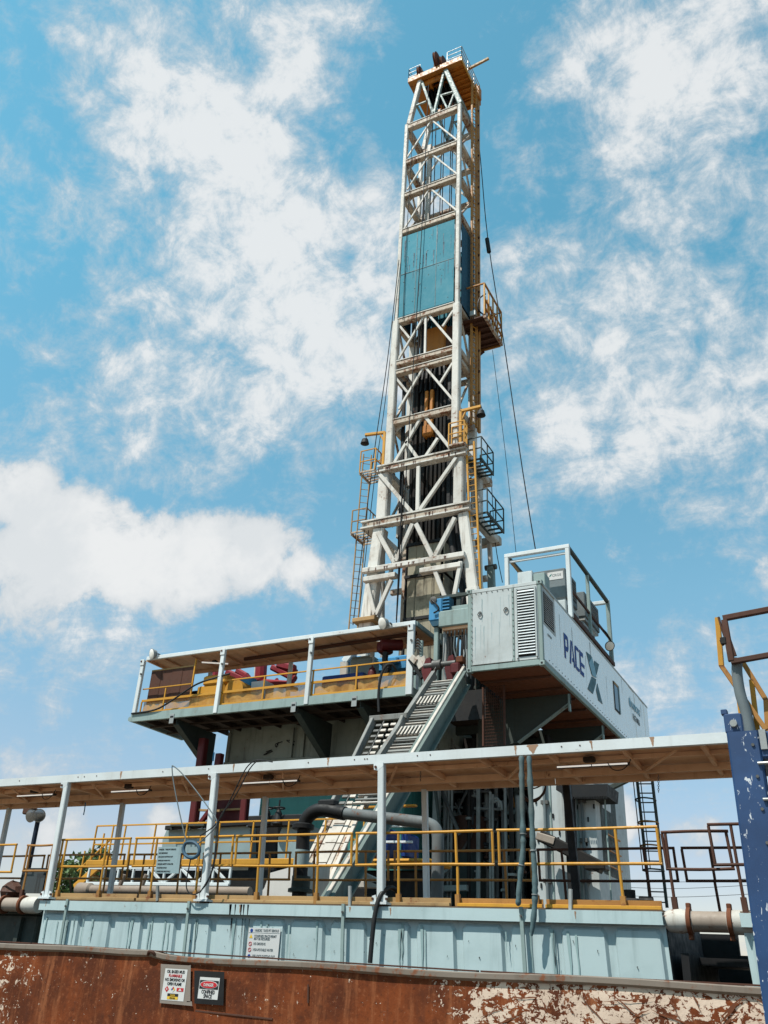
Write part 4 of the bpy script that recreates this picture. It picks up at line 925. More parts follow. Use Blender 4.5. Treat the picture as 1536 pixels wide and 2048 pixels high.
tube('drum', 'red', hb, (-13.75, 25.5, 11.75), (-13.2, 26.0, 11.85), .2, 14)
path('chain_bundle', 'black', hb, [(-13.6, 25.6, 11.5), (-13.62, 25.6, 11.2), (-13.5, 25.6, 10.95), (-13.58, 25.6, 10.7)], .11, 8)
box('hook_block', 'black', hb, -13.68, -13.4, 25.5, 25.75, 10.85, 11.15, .04)
gt = thing('grey_mud_box', 'weathered grey steel box under the right part of the platform roof', 'tank', (-14.7, 27.0, 9.98))
gq0, gq1 = at(696, 1375, Y=26.9), at(745, 1312, Y=26.9)
box('box', 'grey_blue', gt, gq0.x, gq1.x, 26.9, 27.5, 9.99, gq1.z, .05)
box('lid', 'mint', gt, gq0.x+.05, gq1.x-.05, 26.95, 27.45, gq1.z, gq1.z+.06)
bd = thing('blue_drawworks', 'blue winch housing seen under the platform roof', 'winch', (-13.9, 28.6, 9.98))
bq0, bq1 = at(738, 1346, Y=27.8), at(815, 1308, Y=27.8)
box('housing', 'sky_blue', bd, bq0.x, bq1.x, 27.8, 28.3, bq0.z, bq1.z, .06)
box('housing', 'sky_blue', bd, at(690, 1330, Y=28).x, at(722, 1330, Y=28).x, 28.0, 28.4, bq0.z+.2, bq1.z+.25, .06)
box('guard', 'sky_blue', bd, bq0.x+.5, bq1.x-.3, 27.6, 27.79, bq0.z+.2, bq1.z-.1, .05)
box('plinth', 'black', bd, -15.3, -12.8, 28.3, 29.2, 9.98, 10.9)
box('blue_crate', 'blue', None, -16.3, -14.6, 25.9, 26.5, 10.55, 11.0, .03, label='flat blue crate on the platform behind the rail', cat='crate')
sm_ = thing('red_cylinder', 'small red gas cylinder standing among the platform machinery', 'cylinder', (-13.9, 25.6, 10))
B(M().lathe((-14.15, 25.7, 10.0), (0, 0, 1), [(.14, 0), (.15, .05), (.15, .85), (.11, 1.0), (.04, 1.05), (.04, 1.1)], 14), 'shell', 'red', sm_); tube('valve', 'steel', sm_, (-14.15, 25.7, 11.1), (-14.15, 25.7, 11.2), .03, 8)
path('platform_hose', 'rubber', None, [(-13.35, 24.85, 9.2), (-13.4, 24.85, 9.8), (-13.35, 24.86, 10.4), (-13.2, 24.9, 10.75), (-13.0, 25.0, 10.8), (-12.9, 25.15, 10.55)], .045, 8, label='black hose hung over the platform rail at its right end', cat='hose')
path('draped_cable', 'rubber', None, [(-24.1, 24.9, 10.0), (-23.0, 24.9, 10.05), (-22.3, 24.9, 10.3), (-21.2, 24.9, 10.85), (-20.3, 24.92, 11.05), (-19.7, 24.95, 11.15)], .035, 7, label='dark cable draped along the left platform rail', cat='cable')

# brackets and box girder under the platform
for (x, wh) in ((-22.0, 'at the left end'), (-16.7, 'in the middle'), (-14.2, 'next to the ramp')):
    t = thing('platform_bracket', 'dark triangular bracket under the platform '+wh, 'bracket', (x, 26.2, 8.4), 'brackets under the platform')
    B(M().poly([(x-.02, DY0+.1, DZ-.01), (x-.02, DY1-.5, DZ-.01), (x-.02, DY1-.5, 8.35), (x-.02, DY1-.8, 8.35), (x-.02, DY0+.1, DZ-.2)], (.04, 0, 0)), 'web', 'dark_mint', t)
    bar('flange', 'dark_mint', t, (x, DY0+.1, DZ-.22), (x, DY1-.8, 8.33), .26, .03)
sg = thing('substructure_girder', 'dark mint box girder of the substructure below the platform', 'girder', (-16.8, 29, 8.2))
box('web_plate', 'girder_mint', sg, -21.4, -12.4, 27.55, 30.5, 8.2, 9.915)
bar('bottom_ledge', 'girder_mint', sg, (-21.4, 27.5, 8.42), (-12.4, 27.5, 8.42), .10, .30)
for x in (-21.3, -18.4, -17.9, -14.6, -12.5): bar('stiffener', 'girder_mint', sg, (x, 27.5, 8.58), (x, 27.5, 9.68), .14, .09)
for k in range(9):
    x = -20.5+rnd(0, 7.5); z = 8.8+rnd(0, .6)
    path('hook', 'black', sg, [(x, 27.53, z), (x+rnd(-.3, .3), 27.5, z+rnd(-.2, .2)), (x+rnd(-.3, .3), 27.5, z+rnd(-.2, .2)), (x+rnd(0, .3), 27.52, z)], .015, 5)
# ================================================================ pipe ramp
rp = thing('pipe_ramp', 'steep grey steel ramp rising from the walkway to the rig floor', 'ramp', (-10.6, 18, 2.6))
def rl(x, y, dz=0): return V((x, y, 3.15+(y-17.09)*.985+dz))
dirv = (rl(0, 24)-rl(0, 17)).normalized(); upn = V((0, -dirv.z, dirv.y))
B(M().ibeam(rl(-10.05, 16.6, -.28), rl(-10.05, 24.1, -.28), .30, .52, .05, upn), 'side_beam', 'ramp_green', rp)
bar('rub_rail', 'ramp_cream', rp, rl(-10.05, 16.6, .03)+upn*.06, rl(-10.05, 24.1, .03)+upn*.06, .09, .06, upn)
B(M().chan(rl(-11.05, 20.6, -.05), rl(-11.05, 24.1, -.05), .12, .26, .03, upn, -1), 'side_beam', 'ramp_grey', rp)
i = 0; y = 19.4
while y < 23.9:
    a = rl(-11.0, y, -.1); b_ = rl(-10.2, y, -.1)
    bar('rung', 'ramp_grey' if i % 4 else 'ramp_cream', rp, a, b_, (.035, .05, .03, .09)[i % 4], .05, upn); y += (.10, .13, .09, .12)[i % 4]; i += 1
for y in (20.3, 21.5, 22.7):
    for k in range(7): bar('skid_cleat', 'ramp_cream', rp, rl(-10.95+k*.115, y), rl(-10.95+k*.115, y+.30), .05, .04, upn)
# chute with chain cleats, left of the ramp, and its planked lower half
cu_ = thing('cleated_chute', 'planked chute with chain cleats on the left side of the ramp', 'chute', (-11.6, 19.5, 2.8))
def cl(x, y): return V((x, y, 3.5+(y-18.72)*1.385))
dv = (cl(0, 22)-cl(0, 18)).normalized(); un = V((0, -dv.z, dv.y))
for x in (-12.02, -11.05): bar('side_beam', 'ramp_grey', cu_, cl(x, 20.1), cl(x, 22.05), .10, .22, un)
bar('head_beam', 'ramp_grey', cu_, cl(-12.15, 22.1), cl(-10.95, 22.1), .12, .16)
for j in range(14):
    y = 20.15+j*.135
    for x in (-11.75, -11.52, -11.28):
        bar('cleat', 'ramp_cream' if x > -11.7 else 'steel', cu_, cl(x-.08, y), cl(x+.08, y), .09, .05, un)
bar('inner_rail', 'steel', cu_, cl(-11.63, 20.1), cl(-11.63, 22.0), .03, .06, un)
B(M().poly([cl(-11.1, 20.2)-un*.10, cl(-11.1, 22.0)-un*.10, V((-11.1, 22.3, 6.6)), V((-11.1, 21.0, 5.6))], (.03, 0, 0)), 'side_plate', 'dark_mint', cu_)
xw = [(-11.98, .09), (-11.87, .10), (-11.76, .09), (-11.55, .30), (-11.33, .12), (-11.22, .08), (-11.11, .10)]
for k, (x, w_) in enumerate(xw):
    nseg = 6 if w_ > .2 else 3
    for s in range(nseg):
        y0 = 17.95+(20.1-17.95)*s/nseg; y1 = 17.95+(20.1-17.95)*(s+1)/nseg-.02
        bar('plank', 'ramp_cream' if k % 2 == 0 or w_ > .2 else 'girt_white', cu_, cl(x, y0)-un*.02*(k % 3), cl(x, y1)-un*.02*(k % 3), w_, .05, un)
for j, x in enumerate((-12.0, -11.12)): path('foot_curl', 'ramp_cream', cu_, [cl(x, 18.05), cl(x, 17.8), V((x+.25, 17.4, 2.75)), V((x+.5, 17.0, 2.5))], .05, 6)
box('back_plate', 'dark_mint', cu_, -12.0, -11.1, 18.0, 18.03, 2.0, 2.4)

# ================================================================ V-door machinery between platform and cabin
vw = thing('blue_hydraulic_winch', 'bright blue hydraulic winch on a post beside the mast foot', 'winch', (-11.6, 25.4, 9.9))
YV = 25.4
box('body', 'sky_blue', vw, -11.92, -11.42, YV, YV+.5, 12.35, 13.15, .04)
B(M().lathe((-11.75, YV-.05, 13.1), (0, 1, 0), [(.06, 0), (.13, .02), (.13, .3), (.06, .32)], 14), 'drum', 'steel', vw)
box('motor', 'wind_side', vw, -11.42, -11.15, YV+.05, YV+.4, 12.55, 13.2, .03)
for k in range(5): bar('cooling_rib', 'sky_blue', vw, (-11.41, YV+.02, 12.62+k*.12), (-11.16, YV+.02, 12.62+k*.12), .04)
path('hydraulic_line', 'black', vw, [(-11.8, YV-.06, 13.1), (-11.6, YV-.1, 12.9), (-11.5, YV-.08, 12.7), (-11.7, YV-.06, 12.6)], .03)
B(M().poly([(-11.88, YV+.02, 12.34), (-11.46, YV+.02, 12.34), (-11.58, YV+.02, 12.16), (-11.78, YV+.02, 12.16)], (0, .4, 0)), 'neck', 'wind_side', vw)
bar('post', 'mint', vw, (-11.68, YV+.2, 9.9), (-11.68, YV+.2, 12.16), .16)
bar('post', 'galv', vw, (-11.4, YV+.3, 9.9), (-11.4, YV+.3, 12.3), .14)
gb = thing('grey_valve_box', 'grey steel valve box with black hoses hanging below it', 'control box', (-11.0, 25.6, 9.9))
box('casing', 'mint', gb, -11.5, -10.25, 25.3, 26.1, 12.05, 12.62, .03)
box('under_plate', 'soffit', gb, -11.4, -10.35, 25.4, 26.0, 11.95, 12.05)
bar('support_beam', 'mint', gb, (-11.45, 25.6, 12.75), (-9.95, 25.6, 12.75), .14, .18)
bar('head_rail', 'dark_mint', gb, (-11.7, 25.7, 13.28), (-9.7, 25.7, 13.28), .10, .12)
bar('support_beam', 'mint', gb, (-10.45, 25.7, 12.84), (-10.45, 25.7, 13.4), .18, .1)
bar('support_beam', 'dark_mint', gb, (-10.95, 25.75, 12.84), (-10.95, 25.75, 13.4), .16, .1)
for k in range(9):
    x = -11.35+k*.125+rnd(-.02, .02); tube('fitting', 'galv', gb, (x, 25.5, 11.86), (x, 25.5, 11.95), .025, 8)
    path('hose', 'rubber' if k % 3 else 'grey_hose', gb, [(x, 25.5, 11.86), (x+rnd(-.05, .05), 25.5+rnd(-.08, .1), 11.3), (x+rnd(-.1, .1), 25.5, 10.8), (x+rnd(-.1, .1), 25.5, 10.3)], .025, 6)
for k in range(4): bar('chrome_rod', 'galv', gb, (-10.62+k*.11, 25.42, 10.4), (-10.62+k*.11, 25.42, 11.2), .03)
vd = thing('red_pipe_gate', 'dark red pair of pipe stops at the head of the ramp', 'pipe gate', (-11.2, 24.6, 9.9))
for (x, s) in ((-11.55, 1), (-10.75, 1)):
    B(M().poly([(x-.02, 24.45, 9.9), (x+.16, 24.45, 9.9), (x+.24, 24.45, 10.4), (x+.16, 24.45, 10.72), (x+.02, 24.45, 10.68), (x-.12, 24.45, 10.3)], (0, .4, 0)), 'stop_plate', 'red', vd)
tube('axle', 'steel', vd, (-11.6, 24.5, 10.45), (-10.5, 24.5, 10.45), .09, 12)
tube('roller', 'steel', vd, (-11.28, 24.5, 10.45), (-11.0, 24.5, 10.45), .16, 14)
box('block', 'red', vd, -10.62, -10.3, 24.3, 24.7, 10.05, 10.4, .04)
box('block', 'rust', vd, -10.45, -10.2, 24.35, 24.6, 10.4, 10.62, .03)
path('pull_line', 'steel', vd, [(-11.1, 24.3, 10.3), (-11.15, 24.0, 9.9), (-11.25, 23.7, 9.6)], .02)
pn = thing('white_ladder_block', 'stack of white cleat blocks beside the platform end', 'equipment', (-12.0, 24.9, 10.2))
for k in range(3): bar('block', 'ramp_cream', pn, (-12.25+k*.2, 24.9, 10.95-k*.02), (-12.05+k*.2, 24.85, 10.75-k*.22), .12, .2)
bar('arm', 'black', pn, (-12.35, 24.95, 10.9), (-11.85, 24.9, 10.2), .12)
bar('arm', 'black', pn, (-12.2, 25.0, 10.4), (-11.8, 24.9, 10.6), .09)
bar('frame', 'mint', pn, (-12.05, 25.2, 9.9), (-12.05, 25.2, 11.6), .10)
for k in range(4): path('coil', 'grey_hose', pn, [(-12.25, 25.1, 11.5-k*.1), (-12.1, 25.0, 11.6-k*.1), (-12.0, 25.1, 11.45-k*.1)], .02, 6)

# dark frames and hoses in the V-door opening
vf = thing('v_door_frame', 'dark steel frame and standing hoses in the opening at the ramp head', 'frame', (-11.1, 27, 9.9))
for k in range(16):
    x = -12.2+k*.145; path('standing_hose', 'black' if k % 4 else 'dark_mint', vf, [(x, 26.6+rnd(0, .9), 9.9), (x+rnd(-.06, .06), 26.8+rnd(0, .6), 11.0), (x+rnd(-.12, .12), 26.9+rnd(0, .5), 12.2+rnd(0, .6))], rnd(.04, .075), 7, 3)
for (x, w_) in ((-12.15, .2), (-10.1, .22), (-11.0, .14)): bar('upright', 'dark_mint', vf, (x, 27.6, 9.9), (x, 27.6, 13.0), w_)
for z in (10.6, 11.5, 12.6): bar('cross_bar', 'dark_mint', vf, (-12.2, 27.65, z), (-9.95, 27.65, z), .12)
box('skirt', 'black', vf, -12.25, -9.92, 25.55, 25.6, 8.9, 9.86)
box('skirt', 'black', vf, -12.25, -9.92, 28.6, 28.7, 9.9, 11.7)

# ================================================================ the mast
YM0, YM1 = 29.0, 30.9
ms = thing('drilling_mast', 'tall white lattice drilling mast with blue windwall rising from the rig floor', 'mast', (-14.1, 30, 9.9))
def mf_(u, v): p = at(u, v, Y=YM0); return V((p.x, YM0, p.z))
XL_, XR_ = -15.72, -12.55
for y in (YM0, YM1):
    for x in (XL_, XR_):
        bar('leg', 'mast_white', ms, (x, y, 21.3), (x, y, 29.45), .34, .34)
        bar('leg', 'mast_white', ms, (x, y, 29.45), (x, y, 43.5), .20, .22)
    sgn = 1
    bar('leg', 'mast_white', ms, (-15.87, y, 18.75), (-15.87, y, 20.95), .50, .44)
    bar('leg', 'mast_white', ms, (-12.34, y, 18.75), (-12.34, y, 20.95), .44, .44)
    if y == YM1:
        for x in (-15.55, -12.75): bar('lower_leg', 'girt_white', ms, (x, y, 10.0), (x, y, 18.25), .4, .36)
        continue
    bar('lower_leg', 'mast_grimy', ms, (-15.95, y, 18.25), (-16.28, y, 14.25), .54, .50)
    bar('lower_leg', 'mast_grimy', ms, (-16.28, y, 14.25), (-16.62, y, 10.0), .60, .52)
    bar('lower_leg', 'mast_grimy', ms, (-12.12, y, 18.25), (-11.70, y, 14.9), .46, .46)
    bar('lower_leg', 'mast_grimy', ms, (-11.70, y, 14.9), (-11.2, y, 10.0), .56, .56)
bar('leg_cap', 'ochre', ms, (-16.75, YM0-.06, 14.15), (-15.75, YM0-.06, 14.15), .85, .18)
GZ = [(43.25, .42), (40.45, .30), (37.92, .30), (35.30, .34), (29.42, .34), (26.88, .30), (26.36, .24), (23.6, .34)]
for z, h in GZ:
    bar('girt', 'girt_white', ms, (XL_+.125, YM0+.03, z-.03), (XR_-.125, YM0+.03, z-.03), .30, h*.75); bar('girt_flange', 'mast_white', ms, (XL_+.125, YM0-.10, z+h*.36), (XR_-.125, YM0-.10, z+h*.36), .10, .05)
    bar('girt', 'girt_white', ms, (XL_+.125, YM1, z), (XR_-.125, YM1, z), .30, h*.7)
    for x in (XL_, XR_): bar('girt', 'girt_white', ms, (x, YM0+.175, z), (x, YM1-.175, z), .28, h)
def plat_beam(x0, x1, z, h, back):
    B(M().ibeam((x0, YM0-.18, z), (x1, YM0-.18, z), .36, h, .07), 'main_beam', 'mast_grimy', ms)
    bar('web_cover', 'girt_white', ms, (x0+.3, YM0-.25, z-.01), (x1-.3, YM0-.25, z-.01), .14, h-.17)
    bar('main_beam', 'girt_white', ms, (x0, back, z), (x1, back, z), .36, h)
    for x in (x0+.2, x1-.2): bar('main_beam', 'mast_grimy', ms, (x, YM0+.01, z), (x, back-.19, z), .40, h*.92)
plat_beam(-16.12, -11.95, 21.14, .33, 31.6)
plat_beam(-16.75, -11.78, 18.50, .37, 32.2)
bar('main_beam', 'mast_grimy', ms, (-16.45, YM0-.36, 16.30), (-11.95, YM0-.36, 16.30), .22, .22)
bar('main_beam', 'mast_grimy', ms, (-16.40, YM0-.30, 15.90), (-14.95, YM0-.30, 15.90), .3, .22)
bar('main_beam', 'mast_grimy', ms, (-13.85, YM0-.30, 15.88), (-12.1, YM0-.30, 15.88), .3, .22)
def brp(l, w_=.13, mat='mast_white', dy=0.0, name='brace'):
    for (a, b_) in l:
        p = mf_(*a); q_ = mf_(*b_); p.y += dy; q_.y += dy
        bar(name, mat, ms, p, q_, w_, w_*.8, (0, 1, 0))
def z1(x, y): return (700+x/3.84, 80+y/3.84)
def z2(x, y): return (700+x/3.84, 420+y/3.84)
def z3(x, y): return (680+x/3.84, 780+y/3.84)
def z4(x, y): return (680+x/3.84, 1000+y/3.84)
brp([(z1(622, 622), z1(430, 915)), (z1(635, 622), z1(822, 770)), (z1(612, 880), z1(440, 1150)), (z1(630, 880), z1(822, 1030)), (z1(608, 1148), z1(410, 1460)), (z1(625, 1148), z1(822, 1312))], .09)
brp([(z2(580, 800), z2(352, 1180)), (z2(600, 800), z2(808, 1042)), (z2(366, 872), z2(458, 985)), (z2(812, 745), z2(712, 895)), (z2(583, 815), z2(576, 1110)), (z2(565, 1210), z2(375, 1530)), (z2(580, 1210), z2(800, 1470)), (z2(345, 1282), z2(442, 1400)), (z2(803, 1152), z2(692, 1330))], .11)
brp([(z3(632, 200), z3(405, 585)), (z3(650, 200), z3(868, 475)), (z3(508, 400), z3(605, 535)), (z3(752, 372), z3(650, 525))], .15)
brp([(z3(325, 668), z3(572, 962)), (z3(912, 542), z3(630, 948)), (z3(622, 610), z3(616, 945))], .17, dy=-.24)
brp([(z3(610, 622), z3(380, 1000)), (z3(655, 612), z3(862, 902))], .13, 'girt_white', 1.6)
brp([(z3(578, 1050), z3(452, 1335)), (z3(605, 1050), z3(732, 1308)), (z3(312, 1112), z3(440, 1345)), (z3(902, 1002), z3(745, 1305))], .19, dy=-.24)
brp([(z4(242, 672), z4(298, 905)), (z4(425, 640), z4(308, 905)), (z4(745, 540), z4(845, 800)), (z4(955, 500), z4(905, 760))], .17, dy=-.34)
for (x, y) in (z3(590, 565), z3(580, 1010), z3(600, 575)): pass
# back face and side faces
zz = [43.2, 40.45, 37.92, 35.3, 32.3, 29.42, 26.6, 23.6, 21.1, 18.5]
for i in range(len(zz)-1):
    a, b_ = zz[i], zz[i+1]; xc = (XL_+XR_)/2
    if not (29 < b_ < 35): pass
    for x in (XL_, XR_):
        bar('brace', 'mast_white', ms, (xc, YM1, a-.1), (x, YM1, b_+.1), .10, .08, (0, 1, 0))
        s = i % 2
        bar('brace', 'girt_white', ms, (x, YM0+.2 if s else YM1-.2, a-.1), (x, YM1-.2 if s else YM0+.2, b_+.1), .10, .09, (1, 0, 0))
        if i < 4 or i > 5:
            for yy, q in ((YM0+.15, 1), (YM1-.15, -1)):   # gusset plates in the corners
                B(M().poly([(x-.012, yy, b_+.16), (x-.012, yy+q*.5, b_+.16), (x-.012, yy, b_+.75)], (.024, 0, 0)), 'gusset', 'girt_white', ms)
for z in (40.45, 37.92, 35.3, 26.8, 23.6):
    for x, q in ((XL_, 1), (XR_, -1)):
        B(M().poly([(x+q*.13, YM0+.1, z-.14), (x+q*.55, YM0+.1, z-.14), (x+q*.13, YM0+.1, z-.6)], (0, .025, 0)), 'gusset', 'girt_white', ms)
for (a, b_) in (((-15.9, YM1, 18.2), (-14.0, YM1, 15.0)), ((-12.2, YM1, 18.2), (-14.0, YM1, 15.0)), ((-14.0, YM1, 15.0), (-16.2, YM1, 12.0)), ((-14.0, YM1, 15.0), (-11.6, YM1, 12.0))):
    bar('brace', 'girt_white', ms, a, b_, .16, .14, (0, 1, 0))
for x0, x1 in ((-15.97, -16.4), (-12.1, -11.5)):
    bar('brace', 'mast_white', ms, (x0, YM0+.3, 18.0), (x1, YM1-.3, 13.0), .16, .14, (1, 0, 0)); bar('brace', 'mast_white', ms, (x0, YM1-.3, 18.0), (x1, YM0+.3, 13.0), .16, .14, (1, 0, 0))
bar('tie_beam', 'girt_white', ms, (-16.3, YM1, 16.2), (-11.9, YM1, 16.2), .2, .24)
bar('tie_beam', 'girt_white', ms, (-15.6, YM1-.3, 19.6), (-12.6, YM1-.3, 19.6), .12, .16)
# guide columns and stand pipes inside
for (x, y, r) in ((-14.95, 30.4, .11), (-13.2, 30.4, .11)):
    bar('guide_column', 'mast_white', ms, (x, y, 19.0), (x, y, 43.0), r*2.2, r*2)
tube('stand_pipe', 'black', ms, (-15.05, 30.1, 16), (-15.05, 30.1, 41.5), .06, 8)
# windwall
ww_ = [(-15.56, -14.72), (-14.71, -13.64), (-13.63, -12.70)]
for k, (a, b_) in enumerate(ww_):
    for (za, zb) in ((29.62, 32.28), (32.30, 34.85)):
        box('windwall_sheet', 'wind_blue', ms, a, b_, YM0-.14-.003*k, YM0-.125, za, zb)
for z in (29.6, 34.85): bar('windwall_angle', 'wind_blue', ms, (-15.58, YM0-.11, z), (-12.69, YM0-.11, z), .04, .06)
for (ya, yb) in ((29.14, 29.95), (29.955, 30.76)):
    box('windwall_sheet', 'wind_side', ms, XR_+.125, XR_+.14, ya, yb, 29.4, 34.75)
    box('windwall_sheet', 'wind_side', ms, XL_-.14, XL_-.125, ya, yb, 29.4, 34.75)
box('windwall_sheet', 'wind_blue', ms, -15.56, -12.70, YM1+.125, YM1+.14, 29.62, 34.85)
B(M().poly([(XR_+.142, 30.45+.10*math.cos(t*.524), 33.1+.42*math.sin(t*.524)) for t in range(12)], (.004, 0, 0)), 'oval_badge', 'sign_white', ms)
for k in range(26):
    x = -15.4+rnd(0, 2.5); z = 29.9+rnd(0, 4.6); tube('rivet', 'ink_teal', ms, (x, YM0-.16, z), (x, YM0-.14, z), .022, 6)
# crown
cr = thing('crown_block', 'orange crown platform with sheaves and thin handrails on top of the mast', 'crown block', (-14.1, 30, 43.5))
for y in (YM0, YM1):
    w_ = .26
    bar('frame_leg', 'mast_white', cr, (-15.6, y, 43.5), (-15.02, y, 46.85), w_); bar('frame_leg', 'mint', cr, (-12.5, y, 43.5), (-13.42, y, 46.85), w_)
    bar('frame_brace', 'mint', cr, (-14.9, y, 46.7), (-14.1, y, 43.5), .15); bar('frame_brace', 'mint', cr, (-13.55, y, 46.7), (-14.1, y, 43.5), .15)
    bar('frame_brace', 'mint', cr, (-13.75, y, 44.9), (-12.85, y, 44.75), .10); bar('frame_brace', 'mint', cr, (-13.7, y, 44.9), (-13.3, y, 43.6), .10); bar('frame_brace', 'mint', cr, (-12.85, y, 44.75), (-13.2, y, 43.6), .10)
    bar('frame_brace', 'mint', cr, (-15.3, y, 44.9), (-14.6, y, 44.9), .09)
for x in (-15.3, -12.9): bar('frame_brace', 'mint', cr, (x, YM0+.1, 45.2), (x, YM1-.1, 45.2), .12)
bar('crown_beam', 'orange', cr, (-15.7, YM0-.1, 47.05), (-12.45, YM0-.1, 47.05), .3, .42)
bar('crown_beam', 'orange', cr, (-15.7, YM1+.6, 47.05), (-12.45, YM1+.6, 47.05), .3, .42)
for x in (-15.1, -14.55, -13.95, -13.45): bar('crown_beam', 'crown_orange', cr, (x, YM0+.06, 46.95), (x, YM1+.44, 46.95), .16, .5)
for k in range(9):   # ribbed side gallery
    box('gallery_plate', 'crown_orange', cr, -13.36, -12.43, YM0-.12+k*.31, YM0+.188+k*.31, 46.98, 47.02)
    bar('gallery_rib', 'crown_orange', cr, (-13.36, YM0+.03+k*.31, 46.92), (-12.42, YM0+.03+k*.31, 46.92), .05, .12)
box('gallery_plate', 'orange', cr, -15.75, -15.15, YM0-.1, YM1+.6, 46.98, 47.02)
bar('gallery_edge', 'yellow', cr, (-12.40, YM0-.25, 47.0), (-12.40, YM1+.75, 47.0), .06, .3)
bar('gallery_edge', 'orange', cr, (-13.4, YM1+.80, 46.85), (-12.4, YM1+.80, 46.85), .06, .5)
box('black_infill', 'black', cr, -14.9, -13.5, YM0+.3, YM1+.3, 47.02, 47.5)  # black box filling the middle of the crown
bar('crown_beam', 'crown_orange', cr, (-15.15, YM0+.12, 46.75), (-13.4, YM0+.12, 46.75), .1, .55)
for y in (29.7, 30.5): bar('crown_beam', 'crown_orange', cr, (-15.1, y, 46.98), (-13.4, y, 46.98), .12, .4)
for (x, y, z, r) in ((-15.05, 29.1, 47.55, .5), (-13.95, 29.0, 47.85, .62), (-13.7, 29.4, 47.85, .62)):
    sh = B(M().lathe((x-.09, y, z), (1, 0, 0), [(r*.3, 0), (r, .02), (r*.9, .09), (r, .16), (r*.3, .18)], 22), 'sheave', 'rust', cr)
    bar('sheave_bracket', 'rust_brown', cr, (x+.14, y, 47.2), (x+.14, y, z+.2), .06, .4); bar('sheave_bracket', 'rust_brown', cr, (x-.14, y, 47.2), (x-.14, y, z+.2), .06, .4)
for k in range(7): B(M().lathe((-14.9+k*.22, 30.1, 46.6), (1, 0, 0), [(.2, 0), (.52, .02), (.46, .07), (.52, .12), (.2, .14)], 20), 'sheave', 'black', cr)
tube('sheave_shaft', 'steel', cr, (-15.1, 30.1, 46.6), (-13.4, 30.1, 46.6), .12, 12)
def hrail(par, pts, z0, hs, r, mat, step=1.2):
    for h in hs: B(M().path([V((x, y, z0+h)) for x, y in pts], r, 6), 'rail', mat, par)
    for i in range(len(pts)-1):
        a, b_ = V((*pts[i], z0)), V((*pts[i+1], z0)); n = max(1, int((b_-a).length/step))
        for k in range(n+1): p = a.lerp(b_, k/n); tube('upright', mat, par, p, p+V((0, 0, hs[0])), r, 6)
hrail(cr, [(-13.3, 28.85), (-12.42, 28.85), (-12.42, 31.6)], 47.15, (1.05, .7, .35), .022, 'galv', .9)
hrail(cr, [(-15.0, 28.85), (-15.72, 28.85), (-15.72, 31.4)], 47.1, (1.05, .7, .35), .022, 'galv', .9)
bar('gin_beam', 'tan_sheet', cr, (-12.6, 29.9, 47.55), (-11.2, 29.9, 47.75), .12, .16)
# ladder box on the right: long yellow climbing ladder
def ladder(name, label, a, b_, width, wdir, mat, rmat, r=.035, sp=.30, group=None, rr=.016, cage=0):
    a = V(a); b_ = V(b_); wd = V(wdir).normalized()*width/2
    t = thing(name, label, 'ladder', a, group)
    for s in (-1, 1): bar('side_rail', mat, t, a+wd*s, b_+wd*s, r*2, r*2)
    n = int((b_-a).length/sp)
    for i in range(n):
        p = a.lerp(b_, (i+.5)/n); tube('rung', rmat, t, p-wd, p+wd, rr, 6)
    return t
ladder('climbing_ladder', 'long yellow climbing ladder up the right side of the mast', (-12.2, 30.2, 23.3), (-12.2, 30.2, 46.6), .34, (.35, .9, 0), 'rusty_yellow', 'yellow', .055, .30, None, .022)
lb_ = thing('ladder_safety_column', 'narrow yellow column beside the climbing ladder on the mast', 'column', (-12.1, 30.4, 23))
bar('column', 'rusty_yellow', lb_, (-12.12, 30.6, 23.2), (-12.12, 30.6, 45.5), .12, .2)
for k in range(18): box('clip', 'rust_brown', lb_, -12.22, -12.02, 30.46, 30.49, 24+k*1.2, 24.12+k*1.2)
box('counterweight', 'orange', lb_, -12.25, -11.95, 30.3, 30.7, 45.5, 46.4, .03)
ladder('lower_ladder', 'yellow ladder from the mast foot up to the right landing', (-11.50, 28.9, 13.2), (-11.84, 28.9, 21.6), .34, (1, 0, 0), 'yellow', 'yellow', .04, .28, None, .018)
ladder('slim_ladder', 'slim pale yellow ladder on the left side of the mast', (-17.28, 29.5, 12.6), (-17.13, 29.5, 22.6), .36, (.8, .6, 0), 'ochre', 'ochre', .025, .33, None, .014)
# davit arms
def davit(label, base, h, arm, mat='yellow'):
    t = thing('davit_arm', label, 'davit', base); b0 = V(base); top = b0+V((0, 0, h)); e = top+V(arm)
    bar('post', mat, t, b0, top, .13); bar('arm', mat, t, top, e, .13); bar('brace', mat, t, b0+V((0, 0, h*.72)), top+V(arm)*.28, .07)
    B(M().lathe(e-V((0, 0, .35)), (0, 0, -1), [(.05, -.15), (.14, -.1), (.2, .12), (.17, .14)], 14), 'lamp', 'black', t)
    path('lamp_cable', 'rubber', t, [e, e+V((.05, 0, -.15)), e+V((.12, 0, -.3)), e-V((0, 0, .3))], .02, 6)
a = at(766, 936, Y=28.9); davit('yellow davit arm with a lamp on the left mast landing', a, at(766, 866, Y=28.9).z-a.z, (at(733, 870, Y=28.9).x-a.x, -.1, 0.05))
a = at(921, 900, Y=28.85); davit('yellow davit arm with a lamp on the right mast landing', a, at(924, 822, Y=28.85).z-a.z, (at(962, 815, Y=28.85).x-a.x, 0, 0))
